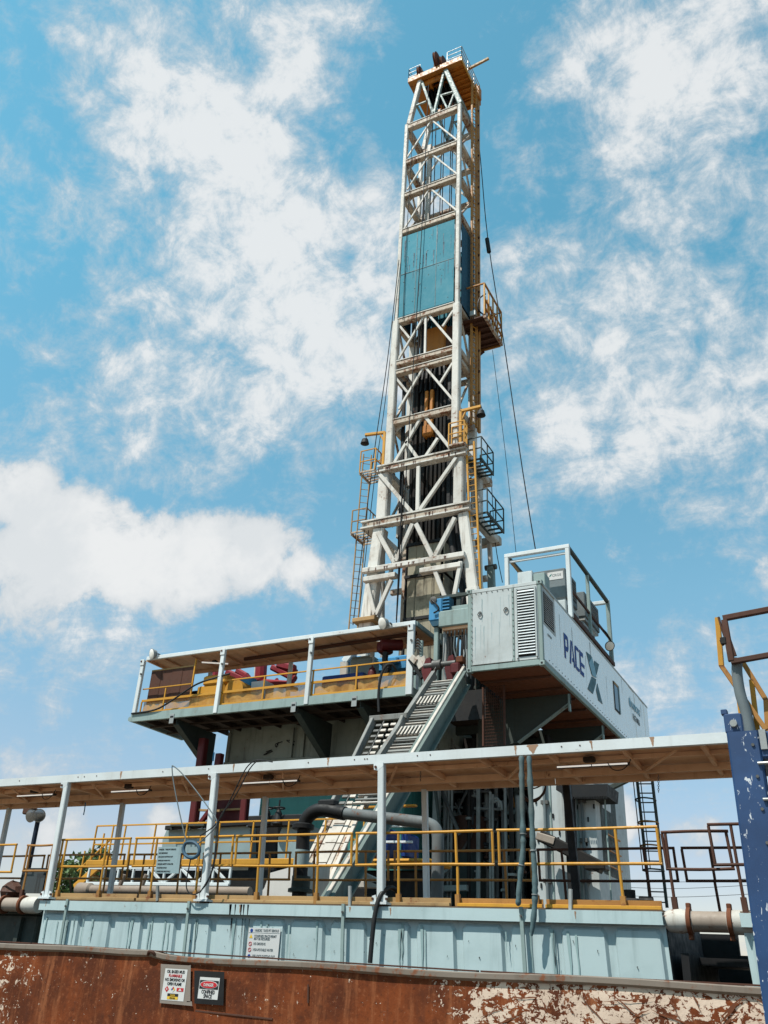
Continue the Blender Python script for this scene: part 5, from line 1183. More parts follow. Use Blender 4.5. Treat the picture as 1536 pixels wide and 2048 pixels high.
# landings
def basket(label, x0, x1, y0, y1, z, mat, group='railed landings on the mast', hh=1.1, fm='girt_white'):
    t = thing('mast_landing', label, 'landing', ((x0+x1)/2, (y0+y1)/2, z), group)
    for k in range(6): bar('floor_bar', fm, t, (x0, y0+(y1-y0)*k/5, z), (x1, y0+(y1-y0)*k/5, z), .05, .08)
    for x in (x0, x1): bar('floor_edge', fm, t, (x, y0, z-.02), (x, y1, z-.02), .06, .14)
    for h in (hh, hh*.5):
        for (p, q_) in (((x0, y0), (x1, y0)), ((x1, y0), (x1, y1)), ((x1, y1), (x0, y1))): bar('rail', mat, t, (*p, z+h), (*q_, z+h), .045)
    for (x, y) in ((x0, y0), (x1, y0), (x1, (y0+y1)/2), (x1, y1), (x0, y1)): bar('upright', mat, t, (x, y, z), (x, y, z+hh), .05)
    return t
basket('dark railed landing on the right side of the mast, upper one', -12.1, -11.5, 29.3, 30.7, 20.95, 'dark_mint', fm='dark_mint')
basket('dark railed landing on the right side of the mast, lower one', -11.85, -11.25, 29.3, 31.2, 18.35, 'dark_mint', fm='dark_mint')
basket('yellow railed landing on the right front corner of the mast', -12.65, -11.95, 28.5, 28.8, 21.4, 'yellow')
basket('yellow railed landing on the left front corner of the mast', -16.95, -16.2, 28.6, 29.6, 21.1, 'yellow')
basket('small railed landing on the left side of the mast, lower one', -17.4, -16.7, 29.0, 30.2, 18.4, 'ochre')
strut = thing('mast_raising_strut', 'mint hydraulic strut behind the cabin leaning against the mast beam', 'strut', (-12.0, 32.4, 12.6))
bar('barrel', 'mint', strut, (-12.0, 32.0, 12.6), (-12.15, 32.0, 17.2), .30, .24); bar('rod', 'mast_white', strut, (-12.15, 32.0, 17.2), (-12.2, 32.0, 18.3), .18); tube('pin', 'steel', strut, (-12.4, 32.0, 17.2), (-11.9, 32.0, 17.2), .12, 10)
# racking board on the far side
rk = thing('racking_board', 'yellow railed racking board jutting out behind the blue windwall', 'platform', (-12.0, 31.6, 29))
kx0, kx1, ky0, ky1, kz = -12.75, -11.5, 29.76, 32.05, 29.0
box('floor', 'rust_brown', rk, kx0, kx1-.05, ky0, ky1, kz, kz+.06)
bar('floor_edge', 'girt_white', rk, (kx1, ky0, kz), (kx1, ky1, kz), .12, .2); bar('floor_edge', 'rusty_yellow', rk, (kx0, ky1, kz), (kx1-.07, ky1, kz), .1, .2)
for k in range(5): bar('floor_beam', 'rust_brown', rk, (kx0, ky0+.3+k*.42, kz-.06), (kx1-.07, ky0+.3+k*.42, kz-.06), .07, .1)
for h in (1.05, .55, 2.0):
    bar('rail', 'orange' if h < 2 else 'rusty_yellow', rk, (kx1, ky0, kz+h), (kx1, ky1, kz+h), .08)
    bar('rail', 'orange', rk, (kx0, ky1, kz+h), (kx1, ky1, kz+h), .06)
    if h == 2.0: bar('rail', 'rusty_yellow', rk, (kx0, ky0, kz+h), (kx1, ky0, kz+h), .08)
for k in range(5): bar('upright', 'yellow', rk, (kx1, ky0+(ky1-ky0)*k/4, kz+.1), (kx1, ky0+(ky1-ky0)*k/4, kz+1.95), .07)
for k in range(7): bar('pipe_finger', 'rusty_yellow', rk, (kx1-.1, ky0+.35+k*.26, kz+1.5), (kx1-.1, ky0+.5+k*.26, kz+.3), .05)
path('cable_loop', 'black', rk, [(kx1-.05, ky0+.3, kz+1.6), (kx1-.3, ky0+.1, kz+1.2), (kx1-.35, ky0+.1, kz+.6), (kx1-.1, ky0+.5, kz+.4), (kx1-.1, ky0+1.0, kz+.9), (kx1-.1, ky0+1.5, kz+.6)], .035, 6)
box('lamp', 'galv', rk, kx0+.5, kx0+.8, ky0, ky0+.15, kz+.25, kz+.55, .02)
bar('support', 'rust_brown', rk, (kx0+.3, ky1, kz-.15), (kx0+.0, ky1-.6, kz-1.0), .12)
# top drive and racked pipe inside the mast
td = thing('top_drive', 'orange and black top drive hanging inside the mast below the windwall', 'top drive', (-13.9, 30.0, 23))
box('body', 'orange', td, -14.55, -13.45, 29.7, 30.5, 26.95, 29.2, .08)
box('motor', 'black', td, -14.75, -14.5, 29.75, 30.4, 27.2, 29.6, .05); box('motor', 'rust_brown', td, -13.46, -12.95, 29.75, 30.4, 27.0, 29.0, .05)
tube('quill', 'pipe_dark', td, (-13.95, 30.0, 24.6), (-13.95, 30.0, 26.95), .22, 14)
for x in (-14.28, -14.02): box('link', 'orange', td, x-.08, x+.08, 29.55, 29.75, 23.2, 25.4, .03)
box('elevator', 'orange', td, -14.4, -13.9, 29.5, 29.9, 22.9, 23.5, .05)
for k in range(6): bar('pipe_handler', 'black', td, (-14.6+k*.25, 29.6, 25.4), (-14.5+k*.2, 29.7, 27.0), .10)
k = 0
for r_ in range(5):
    for c_ in range(9):
        if k >= 42: break
        x = -15.0+c_*.20+rnd(-.02, .02); y = 29.75+r_*.17; zt = 26.6+rnd(-.5, .4)
        if 23 < zt: pass
        o = B(M().tube((x, y, 10.3), (x+rnd(-.04, .04), y, zt), .078, 8), 'drill_pipe', 'pipe_dark', None, 'dark drill pipe racked upright inside the mast', 'drill pipe', 'drill pipes racked in the mast'); k += 1
ct = thing('dark_backing', 'dark cable tray and hoses behind the racked pipes inside the mast', 'cable tray', (-14.1, 30.7, 10.3))  # black panels added to shut out the sky and darken the mast interior
for (x0, x1) in ((-15.15, -14.55), (-14.5, -13.9), (-13.85, -13.15)): box('backing_panel', 'black', ct, x0, x1, 30.62, 30.68, 10.3, 26.2+rnd(-.6, .6))
for k in range(12): x = -15.1+k*.17; path('hose', 'rubber', ct, [(x, 30.55, 10.4), (x+rnd(-.1, .1), 30.5, 17), (x+rnd(-.1, .1), 30.5, 22), (x+rnd(-.2, .2), 30.5, 27+rnd(-1, 1.5))], rnd(.03, .06), 6, 4)
gs = thing('weathered_guard', 'weathered grey sheet guard around the pipes at the mast foot', 'panel', (-14.0, 29.5, 12.5))
for (z0, z1_) in ((12.3, 14.15), (14.3, 16.0), (16.15, 17.45)):
    for kk in range(4): box('sheet', 'weathered', gs, -14.78+kk*.37, -14.42+kk*.37, 29.38+.008*(kk % 2), 29.42+.008*(kk % 2), z0, z1_)
    bar('band', 'black', gs, (-14.9, 29.37, z1_+.06), (-13.2, 29.37, z1_+.06), .10, .14)
    box('side_sheet', 'weathered', gs, -13.2, -13.16, 29.42, 30.3, z0, z1_); box('side_sheet', 'black', gs, -14.92, -14.86, 29.42, 30.3, z0, z1_)
box('cone', 'mint', gs, -15.0, -12.4, 29.2, 29.37, 10.8, 12.2)
path('service_loop', 'rubber', None, [(-13.1, 29.7, 22.5), (-12.9, 29.6, 20.5), (-12.95, 29.5, 18.5), (-12.75, 29.4, 16.8), (-12.4, 29.3, 15.6), (-12.2, 29.2, 14.6), (-12.3, 29.2, 13.2)], .16, 10, label='thick black service hose loop inside the right mast leg', cat='hose')
path('service_loop', 'rubber', None, [(-12.95, 29.8, 23.5), (-12.75, 29.7, 20.5), (-12.7, 29.6, 18.0), (-12.45, 29.5, 16.4), (-12.2, 29.4, 15.2), (-12.0, 29.3, 14.0)], .11, 10, label='thinner black hose beside the thick service loop', cat='hose')
nt = thing('blue_hose_net', 'blue netted hose bundle hanging in the right side of the mast', 'net', (-12.3, 29.9, 13.5))
for kk in range(5): path('strand', 'sky_blue', nt, [(-12.95+kk*.1, 29.9, 22), (-12.75+kk*.1, 29.9, 19), (-12.5+kk*.1, 29.9, 16), (-12.3+kk*.1, 29.9, 13.4)], .022, 5)
for kk in range(26): z = 13.6+kk*.32; sh_ = -12.3-(z-13.4)*.075; tube('tie', 'sky_blue', nt, (sh_, 29.9, z), (sh_+.42, 29.9, z+.1), .016, 5)
# ropes and wires
def wire(label, pts, r, mat='black', group='wire ropes of the mast'): path('wire_rope', mat, None, pts, r, 5, 4, label=label, cat='wire rope', group=group)
for kk, x in enumerate((-14.62, -14.42, -14.05, -13.92, -13.5, -13.4)):
    wire('drilling line running from the crown down to the top drive', [(x, 29.95+.03*kk, 46.3), (x, 30.0, 38), (x+(-.1 if kk < 3 else .1)*0, 30.05, 29.3)], .028)
for (a_, b2) in (((-15.3, 29.3, 26), (-15.2, 29.4, 17)), ((-13.05, 29.4, 26), (-13.0, 29.4, 18))): bar('dark_filler', 'black', ct, a_, b2, .16, .12)  # black bars added to darken the mast interior
wire('long wire rope slanting across the mast front', [at(857, 170, Y=28.7), at(843, 470, Y=28.7), at(822, 800, Y=28.7), at(793, 1245, Y=28.7)], .022)
wire('outer left guy wire beside the mast', [at(798, 520, Y=28.8), at(775, 720, Y=28.8), at(745, 930, Y=28.8), at(706, 1250, Y=28.8)], .022)
wire('inner left guy wire beside the mast', [at(797, 560, Y=28.9), at(772, 790, Y=28.9), at(750, 950, Y=28.9), at(716, 1250, Y=28.9)], .018)
wire('second wire inside the left of the mast', [at(826, 250, Y=28.8), at(812, 500, Y=28.8), at(806, 640, Y=28.8)], .018)
wire('wire rope left of the mast foot', [at(806, 950, Y=28.6), at(797, 1150, Y=28.6), at(793, 1240, Y=28.6)], .03)
wire('long tail wire hanging from the crown to the cabin roof', [at(950, 205, Y=31), at(962, 330, Y=31), at(976, 480, Y=31), at(1010, 700, Y=31), at(1045, 940, Y=31), at(1071, 1100, Y=31)], .024)
wire('thin wire from the racking board to the cabin roof', [at(985, 700, Y=33), at(1010, 900, Y=33), at(1032, 1105, Y=33)], .013)
wire('thin wire between the landings and the cabin', [at(982, 945, Y=32), at(990, 1080, Y=32), at(1005, 1165, Y=32)], .018)
tube('wire_weight', 'black', None, at(974, 478, Y=30.97), at(978, 504, Y=30.97), .11, 10, label='small black weight on the long tail wire', cat='weight')

# ================================================================ under the rig floor
rfl = thing('drill_floor', 'dark drill floor structure above the wellhead, behind the ramp', 'platform', (-11.5, 31, 9.2))
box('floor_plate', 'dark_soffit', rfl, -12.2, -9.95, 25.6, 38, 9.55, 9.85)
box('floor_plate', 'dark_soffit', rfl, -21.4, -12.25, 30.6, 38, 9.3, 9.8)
for k in range(5): bar('floor_beam', 'dark_mint', rfl, (-12.2, 26.3+k*2.3, 9.4), (-9.95, 26.3+k*2.3, 9.4), .2, .3)
sub = thing('substructure', 'dark steel substructure of columns, braces and pipes under the rig floor', 'substructure', (-11, 29, 0))
def col(u, v0, v1, Y, w_, mat, round_=False, name='column'):
    w_ *= (Y+3.6)/Y; Y += 3.6
    a = at(u, v0, Y=Y); b_ = at(u, v1, Y=Y); x = (a.x+b_.x)/2
    z0, z1_ = .2, min(9.3, max(a.z, b_.z))
    if round_: tube(name, mat, sub, (x, Y, z0), (x, Y, z1_), w_/2, 14)
    else: bar(name, mat, sub, (x, Y, z0), (x, Y, z1_), w_)
for (u, v0, v1, Y, w_, mt, rd) in ((873, 1830, 1440, 24.5, .20, 'under_grey', False), (943, 1830, 1380, 26.2, .42, 'steel', True), (900, 1830, 1420, 27, .10, 'steel', True), (906, 1830, 1420, 27, .08, 'steel', True), (915, 1830, 1450, 29, .3, 'dark_mint', False),
                              (961, 1830, 1450, 27.5, .11, 'steel', True), (971, 1830, 1480, 27.5, .10, 'under_grey', True), (981, 1830, 1440, 28, .12, 'steel', True), (992, 1830, 1500, 28, .26, 'dark_mint', False), (1003, 1830, 1400, 28.5, .3, 'black', False), (1035, 1830, 1460, 28, .16, 'mint', False), (1046, 1830, 1440, 28.6, .12, 'under_grey', False), (1060, 1830, 1400, 28.6, .16, 'black', False),
                              (1015, 1830, 1400, 30, .4, 'dark_mint', False), (885, 1830, 1500, 31, .4, 'dark_mint', False), (860, 1830, 1500, 32, .5, 'dark_mint', False), (930, 1830, 1420, 32, .6, 'black', False), (955, 1830, 1420, 33, .8, 'dark_mint', False), (985, 1830, 1420, 33, .8, 'black', False), (1040, 1830, 1420, 34, 1.0, 'dark_mint', False)):
    col(u, v0, v1, Y, w_, mt, rd)
def brc(u0, v0, u1, v1, Y, w_, mat, name='brace'): bar(name, mat, sub, at(u0, v0, Y=Y+3.4), at(u1, v1, Y=Y+3.4), w_*1.13, w_*1.13)
for t_ in ((880, 1575, 920, 1670, 25, .10, 'steel'), (908, 1625, 935, 1660, 26, .10, 'under_grey'), (915, 1420, 940, 1460, 26, .09, 'steel'), (1005, 1638, 1042, 1658, 27, .16, 'under_grey'), (1003, 1626, 1035, 1624, 27.2, .14, 'mint'), (1012, 1570, 1025, 1620, 27.3, .07, 'under_grey'), (1020, 1570, 1030, 1615, 27.3, .07, 'rusty_yellow'), (870, 1778, 935, 1776, 25, .16, 'under_grey'), (872, 1760, 900, 1735, 25, .08, 'under_grey'), (875, 1470, 935, 1472, 27, .14, 'under_grey'), (1010, 1680, 1032, 1790, 26.8, .06, 'under_grey'), (1018, 1670, 1030, 1740, 26.8, .05, 'yellow'), (880, 1688, 935, 1690, 26, .12, 'under_grey'), (868, 1560, 880, 1655, 24.4, .08, 'dark_mint'), (1090, 1560, 1050, 1480, 30, .16, 'dark_mint'), (1000, 1520, 1060, 1610, 31, .2, 'dark_mint')):
    brc(*t_)
for k in range(6): brc(1004, 1545+k*12, 1028, 1545+k*12, 28.2, .09, 'dark_mint', 'stair_tread')
for k in range(7): brc(1004, 1690+k*14, 1040, 1700+k*14, 28.4, .08, 'dark_mint', 'stair_tread')
box('shade_panel', 'black', sub, -14.3, -8.6, 36.5, 36.6, .1, 9.5)  # black panels added to keep light out from under the rig floor
box('shade_panel', 'black', sub, -13.6, -13.5, 28.8, 36, .1, 9.3); box('shade_panel', 'black', sub, -9.3, -9.2, 29.6, 36, .1, 9.3)
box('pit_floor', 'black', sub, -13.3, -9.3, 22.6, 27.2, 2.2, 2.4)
for k in range(30):
    u = rnd(862, 1062); v = rnd(1560, 1700); Yk = rnd(28.8, 31); p_ = at(u, v, Y=Yk); q2 = at(u+rnd(-25, 25), v+rnd(60, 160), Y=Yk+rnd(-.5, .5)); path('loose_hose', ('rubber', 'black', 'steel')[k % 3], sub, [p_, p_.lerp(q2, .35)+V((rnd(-.4, .4), 0, rnd(-.3, .1))), p_.lerp(q2, .7)+V((rnd(-.4, .4), 0, rnd(-.2, .2))), q2], rnd(.025, .06), 6, 4)
for k in range(14):
    p_ = at(rnd(865, 1055), rnd(1570, 1770), Y=rnd(28.6, 30.5)); B(M().lathe(p_, (0, 0, 1), [(.05, 0), (.12, .02), (.12, .08), (.06, .1), (.06, .25), (.11, .27), (.11, .32)], 10), 'valve', ('under_grey', 'rust_brown', 'steel')[k % 3], sub)
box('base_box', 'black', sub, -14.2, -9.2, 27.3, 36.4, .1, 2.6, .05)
box('blowout_preventer', 'dark_mint', sub, -12.6, -11.5, 29, 30, 2.6, 5.5, .1); tube('annular', 'rust_brown', sub, (-12.05, 29.5, 5.5), (-12.05, 29.5, 6.6), .6, 18); tube('riser', 'pipe_dark', sub, (-12.05, 29.5, 6.6), (-12.05, 29.5, 9.3), .25, 14)
ms_ = thing('rust_mesh_screen', 'rust coloured wire mesh screen under the cabin', 'screen', at(990, 1480, Y=25.2))
a = at(968, 1375, Y=25.2); b_ = at(1008, 1490, Y=25.2)
for k in range(11): x = a.x+(b_.x-a.x)*k/10; bar('wire', 'rust_brown', ms_, (x, 25.2, b_.z), (x, 25.2, a.z), .010)
for k in range(20): z = b_.z+(a.z-b_.z)*k/19; bar('wire', 'rust_brown', ms_, (a.x, 25.18, z), (b_.x, 25.18, z), .010)
for (x0, x1, z0, z1_) in ((a.x-.05, a.x, b_.z, a.z), (b_.x, b_.x+.05, b_.z, a.z)): box('frame', 'rust_brown', ms_, x0, x1, 25.15, 25.25, z0, z1_)
vp_ = thing('riser_pipes', 'cluster of slender grey riser pipes with bends under the rig floor', 'pipe', (-10, 26.5, 0))
for k, (u, v0) in enumerate(((955, 1470), (958, 1462), (980, 1600), (985, 1605), (905, 1500), (899, 1495))):
    a = at(u, v0, Y=28.6); a.z = min(a.z, 9.2); path('riser', 'under_grey', vp_, [(a.x, 28.6, .2), (a.x, 28.6, a.z-.3), (a.x+.06, 28.6, a.z), (a.x+.28, 28.6, a.z+.02), (a.x+.33, 28.6, a.z-.25)], .045, 8)

# white corner building (drawworks house) right of the centre
wh = thing('white_equipment_house', 'tall white equipment house with vertical pipes below the cabin', 'building', (-8.2, 24.7, 0))
a = at(1065, 1575, Y=24.2); b_ = at(1192, 1800, Y=24.2)
hx0, hx1, hzt = at(1066, 1600, Y=24.2).x, at(1196, 1700, Y=24.2).x, 7.3
box('wall', 'cabin_white', wh, hx0, hx1, 24.2, 27.7, .1, hzt, .02)
for k in range(3): bar('seam', 'mint', wh, (hx0+.5+k*.75, 24.185, .2), (hx0+.5+k*.75, 24.185, hzt-.05), .04, .03, (0, 1, 0))
for (u, mt, w_) in ((1092, 'grey_hose', .09), (1168, 'grey_hose', .09)): 
    x = at(u, 1690, Y=24.1).x; p = tube('conduit', mt, wh, (x, 24.1, .2), (x, 24.1, 7.1), w_/2, 8)
    for z in (4.0, 5.0, 6.0): box('bracket', 'steel', p, x-.1, x+.1, 24.06, 24.19, z, z+.1)
bar('post', 'black', wh, (at(1143, 1690, Y=23.8).x, 23.8, .2), (at(1143, 1690, Y=23.8).x, 23.8, 6.9), .26, .22)  # black upright: shade given as colour against the white wall
B(M().poly([at(1112, 1570, Y=23.7), at(1215, 1568, Y=23.7), at(1213, 1592, Y=23.7), at(1150, 1595, Y=23.7), at(1112, 1580, Y=23.7)], (0, 1.2, 0)), 'hood', 'black', wh)
for k in range(22): u = 1142+k*3.4; a = at(u, 1592, Y=23.65); bar('hood_fringe', 'black', wh, a, a-V((0, 0, .07)), .02)
bar('pipe_chute', 'pipe_dark', wh, at(1082, 1672, Y=23.6), at(1205, 1736, Y=23.6), .34, .3)
bar('pipe_chute', 'pipe_beige', wh, at(1075, 1672, Y=23.5), at(1110, 1683, Y=23.5), .2, .2)
box('chute_end', 'pipe_dark', wh, at(1170, 1733, Y=23.5).x, at(1212, 1733, Y=23.5).x, 23.4, 23.9, at(1190, 1740, Y=23.5).z, at(1190, 1728, Y=23.5).z, .03)
sd_ = box('side_door', 'dark_mint', wh, hx1-.012, hx1+.012, 24.7, 26.4, 4.3, 6.4); box('door_window', 'sign_white', sd_, hx1+.0125, hx1+.02, 24.9, 25.8, 6.0, 6.3)
for k in range(3): bar('door_rail', 'orange', wh, (hx1+.12, 24.8, 4.5+k*.4), (hx1+.12, 26.2, 4.5+k*.4), .04)
bar('stay', 'dark_mint', wh, at(1213, 1580, Y=25.2), at(1262, 1556, Y=25.2), .14)
for k in range(14):
    a = at(rnd(1070, 1190), rnd(1590, 1780), Y=24.195); box('latch', 'black', wh, a.x-.02, a.x+.02, 24.17, 24.195, a.z-.06, a.z+.06)
hbk = thing('hanging_basket', 'dark coil of wire hung under the canopy behind the hoses', 'coil', at(1066, 1598, Y=15.2))
for k in range(7): c = at(1064, 1582, Y=15.25); path('wire_loop', 'rust_brown', hbk, [c+V((-.2+rnd(-.03, .03), 0, .02)), c+V((-.12, rnd(-.05, .05), -.14+rnd(-.04, .04))), c+V((.05, 0, -.17+rnd(-.04, .04))), c+V((.2, rnd(-.05, .05), -.05)), c+V((.24, 0, .1)), c+V((.05, .02, .05))], .012, 5, 4, True)

# caged ladder on the right
t = ladder('caged_ladder', 'caged steel ladder standing free behind the right end of the walkway', at(1318, 1815, Y=34.5), at(1287, 1540, Y=34.5), .55, (1, .2, 0), 'dark_mint', 'dark_mint', .05, .34, None, .025)
a0 = at(1318, 1815, Y=34.5); a1 = at(1287, 1540, Y=34.5)
for k in range(5):
    p = a0.lerp(a1, .25+k*.17); m_ = 'rusty_yellow' if k in (1, 2) else 'dark_mint'
    path('cage_hoop', m_, t, [p+V((-.32, 0, 0)), p+V((-.34, -.4, 0)), p+V((0, -.75, 0)), p+V((.34, -.4, 0)), p+V((.32, 0, 0))], .03, 6)
for dx, dy in ((-.34, -.4), (0, -.75), (.34, -.4)): tube('cage_bar', 'dark_mint', t, a0.lerp(a1, .25)+V((dx, dy, 0)), a0.lerp(a1, .95)+V((dx, dy, 0)), .02, 5)
# black panels added as the shade seen through the gap
dg_ = thing('gap_shade', 'dark steel skid frame seen through the gap between the pale blue tanks', 'frame', (-2.0, 15, 0))
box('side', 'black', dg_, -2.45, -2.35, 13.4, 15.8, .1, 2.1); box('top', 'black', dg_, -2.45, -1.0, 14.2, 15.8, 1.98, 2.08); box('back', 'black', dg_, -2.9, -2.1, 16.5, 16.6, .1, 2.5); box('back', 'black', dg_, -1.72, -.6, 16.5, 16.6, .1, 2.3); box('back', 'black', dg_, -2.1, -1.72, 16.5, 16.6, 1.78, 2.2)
B(M().lathe((-1.75, 15.4, 1.35), (0, 1, 0), [(.05, 0), (.28, .05), (.3, .3), (.05, .4)], 16), 'pump_end', 'black', dg_)
for (x, y, z, s, lbl) in ((-9.0, 60, 0, 5, 'white tent roof in the distance seen through the tank gap'), (-5.5, 75, 0, 4, 'second white cabin far off behind the tank gap')):
    t = thing('distant_cabin', lbl, 'cabin', (x, y, 0)); box('wall', 'sign_white', t, x-s, x+s, y, y+4, 0, 2.6); box('roof', 'canopy_white', t, x-s-.2, x+s+.2, y-.2, y+4.2, 2.61, 2.8)
bx2 = thing('deck_valve', 'small black valve body on the tank deck near the right end', 'valve', at(1262, 1808, Y=14.2))
p = at(1265, 1800, Y=14.2); box('body', 'black', bx2, p.x-.18, p.x+.12, 14.1, 14.4, p.z-.12, p.z+.02, .03); tube('bonnet', 'black', bx2, (p.x-.05, 14.25, p.z+.02), (p.x-.05, 14.25, p.z+.14), .09, 10); tube('stem', 'black', bx2, (p.x+.1, 14.2, p.z), (p.x+.3, 14.2, p.z), .05, 8)

# ================================================================ left background: teal tank, red columns, mud tanks, catwalk
box('teal_tank', 'teal', None, -19.2, -13.4, 27.0, 31.0, 2.5, 8.1, .05, label='big teal tank under the platform behind the ramp', cat='tank')
rc = thing('red_steel_tower', 'dark red steel columns and panel left of the teal tank', 'tower', (-21, 27, 0))
def rb2(u0, v0, u1, v1, Y, w_, mt='red', nm='column'): bar(nm, mt, rc, at(u0, v0, Y=Y), at(u1, v1, Y=Y), w_, w_)
rb2(408, 1478, 385, 1660, 26.3, .30); rb2(440, 1508, 420, 1660, 26.3, .26); rb2(402, 1645, 432, 1605, 26.3, .16, 'red', 'brace'); rb2(394, 1620, 440, 1622, 26.35, .08, 'ochre', 'rail'); rb2(390, 1645, 440, 1646, 26.35, .08, 'ochre', 'rail')
rb2(492, 1590, 487, 1645, 26.4, .26); rb2(420, 1660, 416, 1730, 26.0, .55, 'red', 'column')
a = at(436, 1590, Y=26.9); b_ = at(490, 1650, Y=26.9); box('panel', 'red', rc, a.x, b_.x, 26.9, 27.0, b_.z-2.5, a.z+1.0); rb2(440, 1620, 488, 1618, 26.8, .07, 'ochre', 'rail')
rb2(440, 1646, 490, 1644, 26.8, .07, 'ochre', 'rail')
path('blue_rope', 'sky_blue', None, [at(428, 1505, Y=26), at(426, 1522, Y=26)], .03, 6, label='short blue strap between the dark red columns', cat='strap')
YT = 21.0
def tk(u0, u1, v0, v1, Y, dep, mat, name, par=None, **k): 
    a = at(u0, v1, Y=Y); b_ = at(u1, v0, Y=Y); return box(name, mat, par, a.x, b_.x, Y, Y+dep, a.z, b_.z, .05, **k)
mt1 = thing('mud_pump_tank', 'grey-blue sloping tank with black pipes on top, left background', 'tank', at(400, 1725, Y=YT))
A = [at(322, 1725, Y=YT), at(500, 1722, Y=YT), at(500, 1652, Y=YT), at(333, 1661, Y=YT), at(325, 1680, Y=YT)]
B(M().poly(A, (0, 2.2, 0)), 'shell', 'grey_blue', mt1)
bar('rim_beam', 'black', mt1, at(333, 1656, Y=YT-.1), at(500, 1646, Y=YT-.1), .14, .12)
bar('pipe_run', 'dark_mint', mt1, at(343, 1650, Y=YT-.2), at(410, 1649, Y=YT-.2), .10)
for u in (343, 380, 372, 405): bar('valve_stem', 'dark_mint', mt1, at(u, 1660, Y=YT-.2), at(u, 1646, Y=YT-.2), .05)
tk(488, 560, 1650, 1790, 21.3, 2, 'black', 'dark_gap', mt1)  # black box standing in for the shaded gap between the tanks
mt2 = thing('mud_pump_tank', 'grey-blue tank with a sloping side beside the black elbow pipe', 'tank', at(580, 1722, Y=YT))
B(M().poly([at(555, 1722, Y=YT), at(615, 1722, Y=YT), at(615, 1650, Y=YT), at(566, 1652, Y=YT), at(556, 1675, Y=YT)], (0, 2.2, 0)), 'shell', 'grey_blue', mt2)
bar('rim_beam', 'black', mt2, at(500, 1644, Y=YT-.1), at(620, 1640, Y=YT-.1), .2, .3)
for (u, wh_) in ((532, 'left'), (555, 'right')):
    t = thing('gate_valve', wh_+' one of two black gate valves with handwheels in front of the teal tank', 'valve', at(u, 1648, Y=20.8))
    p = at(u, 1648, Y=20.8); q_ = at(u, 1620, Y=20.8); s = at(u, 1600, Y=20.8)
    B(M().lathe(p, (0, 0, 1), [(.16, 0), (.12, .1), (.10, q_.z-p.z-.1), (.05, q_.z-p.z)], 12), 'body', 'black', t)
    tube('stem', 'black', t, (p.x, p.y, q_.z), (p.x, p.y, s.z), .025, 6); path('handwheel', 'black', t, [(p.x+.16*math.cos(k*.785), p.y+.16*math.sin(k*.785), q_.z+.05) for k in range(8)], .022, 6, 3, True)
cw = thing('yellow_catwalk', 'yellow catwalk beam with thin rails in the left background', 'catwalk', at(300, 1730, Y=19.5))
YK = 19.5
a = at(175, 1726, Y=YK); b_ = at(720, 1722, Y=YK)
bar('edge_beam', 'yellow', cw, a, (b_.x, YK, a.z), .12, .14)
bar('walk_plate', 'yellow', cw, a+V((0, .4, .05)), (b_.x, YK+.4, a.z+.05), .7, .06)
for h in (1.0, .5): bar('rail', 'yellow', cw, (a.x, YK+.1, a.z+h), (b_.x, YK+.1, a.z+h), .04)
n = 9
for k in range(n): x = a.x+(b_.x-a.x)*k/(n-1); bar('post', 'yellow', cw, (x, YK+.1, a.z+.1), (x, YK+.1, a.z+1.0), .04)
st_ = thing('yellow_stair', 'yellow stair with handrails behind the left walkway', 'stair', at(215, 1760, Y=20))
for dy in (0, .7):
    bar('stringer', 'yellow', st_, at(150, 1775, Y=20+dy), at(220, 1712, Y=20+dy), .08, .2); bar('handrail', 'yellow', st_, at(155, 1742, Y=20+dy), at(222, 1678, Y=20+dy), .04)
    for k in range(4): p = at(150, 1775, Y=20+dy).lerp(at(220, 1712, Y=20+dy), .1+k*.28); bar('post', 'yellow', st_, p, p+V((0, 0, .9)), .04)
for k in range(6): p = at(150, 1775, Y=20).lerp(at(220, 1712, Y=20), .08+k*.16); bar('tread', 'ochre', st_, p, p+V((0, .7, 0)), .2, .04)
tr_ = thing('white_truss', 'white steel truss below the yellow catwalk', 'truss', at(420, 1770, Y=19.2))
p0 = at(180, 1736, Y=19.2); p1 = at(462, 1736, Y=19.2); zl = at(300, 1768, Y=19.2).z; zt = p0.z
bar('chord', 'canopy_white', tr_, (p0.x, 19.2, zt), (p1.x, 19.2, zt), .07); bar('chord', 'canopy_white', tr_, (p0.x, 19.2, zl), (p1.x, 19.2, zl), .08)
xs_ = [p0.x+(p1.x-p0.x)*k/9 for k in range(10)]
for k, x in enumerate(xs_): bar('vertical', 'canopy_white', tr_, (x, 19.2, zl), (x, 19.2, zt), .06)
for k in range(4, 9): bar('diagonal', 'canopy_white', tr_, (xs_[k], 19.2, zt if k % 2 == 0 else zl), (xs_[k+1], 19.2, zl if k % 2 == 0 else zt), .07)
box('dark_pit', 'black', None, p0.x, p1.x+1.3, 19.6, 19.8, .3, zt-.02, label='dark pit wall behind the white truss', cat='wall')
lp = thing('long_beige_pipe', 'long beige pipe lying along the back of the deck', 'pipe', at(330, 1790, Y=16.6))
a = at(185, 1774, Y=16.6); a.z -= .06; b_ = at(500, 1784, Y=16.6); tube('pipe', 'pipe_beige', lp, (a.x, 16.6, a.z), (b_.x, 16.6, b_.z), .10, 16)
B(M().lathe((a.x, 16.6, a.z), (-1, 0, 0), [(.1, 0), (.15, .05), (.16, .4), (.08, .5)], 14), 'end_cap', 'pipe_beige', lp)
for u in (285, 241): p = at(u, 1765, Y=16.6); tube('branch', 'pipe_beige', lp, (p.x, 16.6, a.z+.1), (p.x+.08, 16.6, a.z+.33), .05, 8)
wbk = thing('white_block', 'big white box behind the black elbow pipe', 'box', at(555, 1790, Y=17.0))
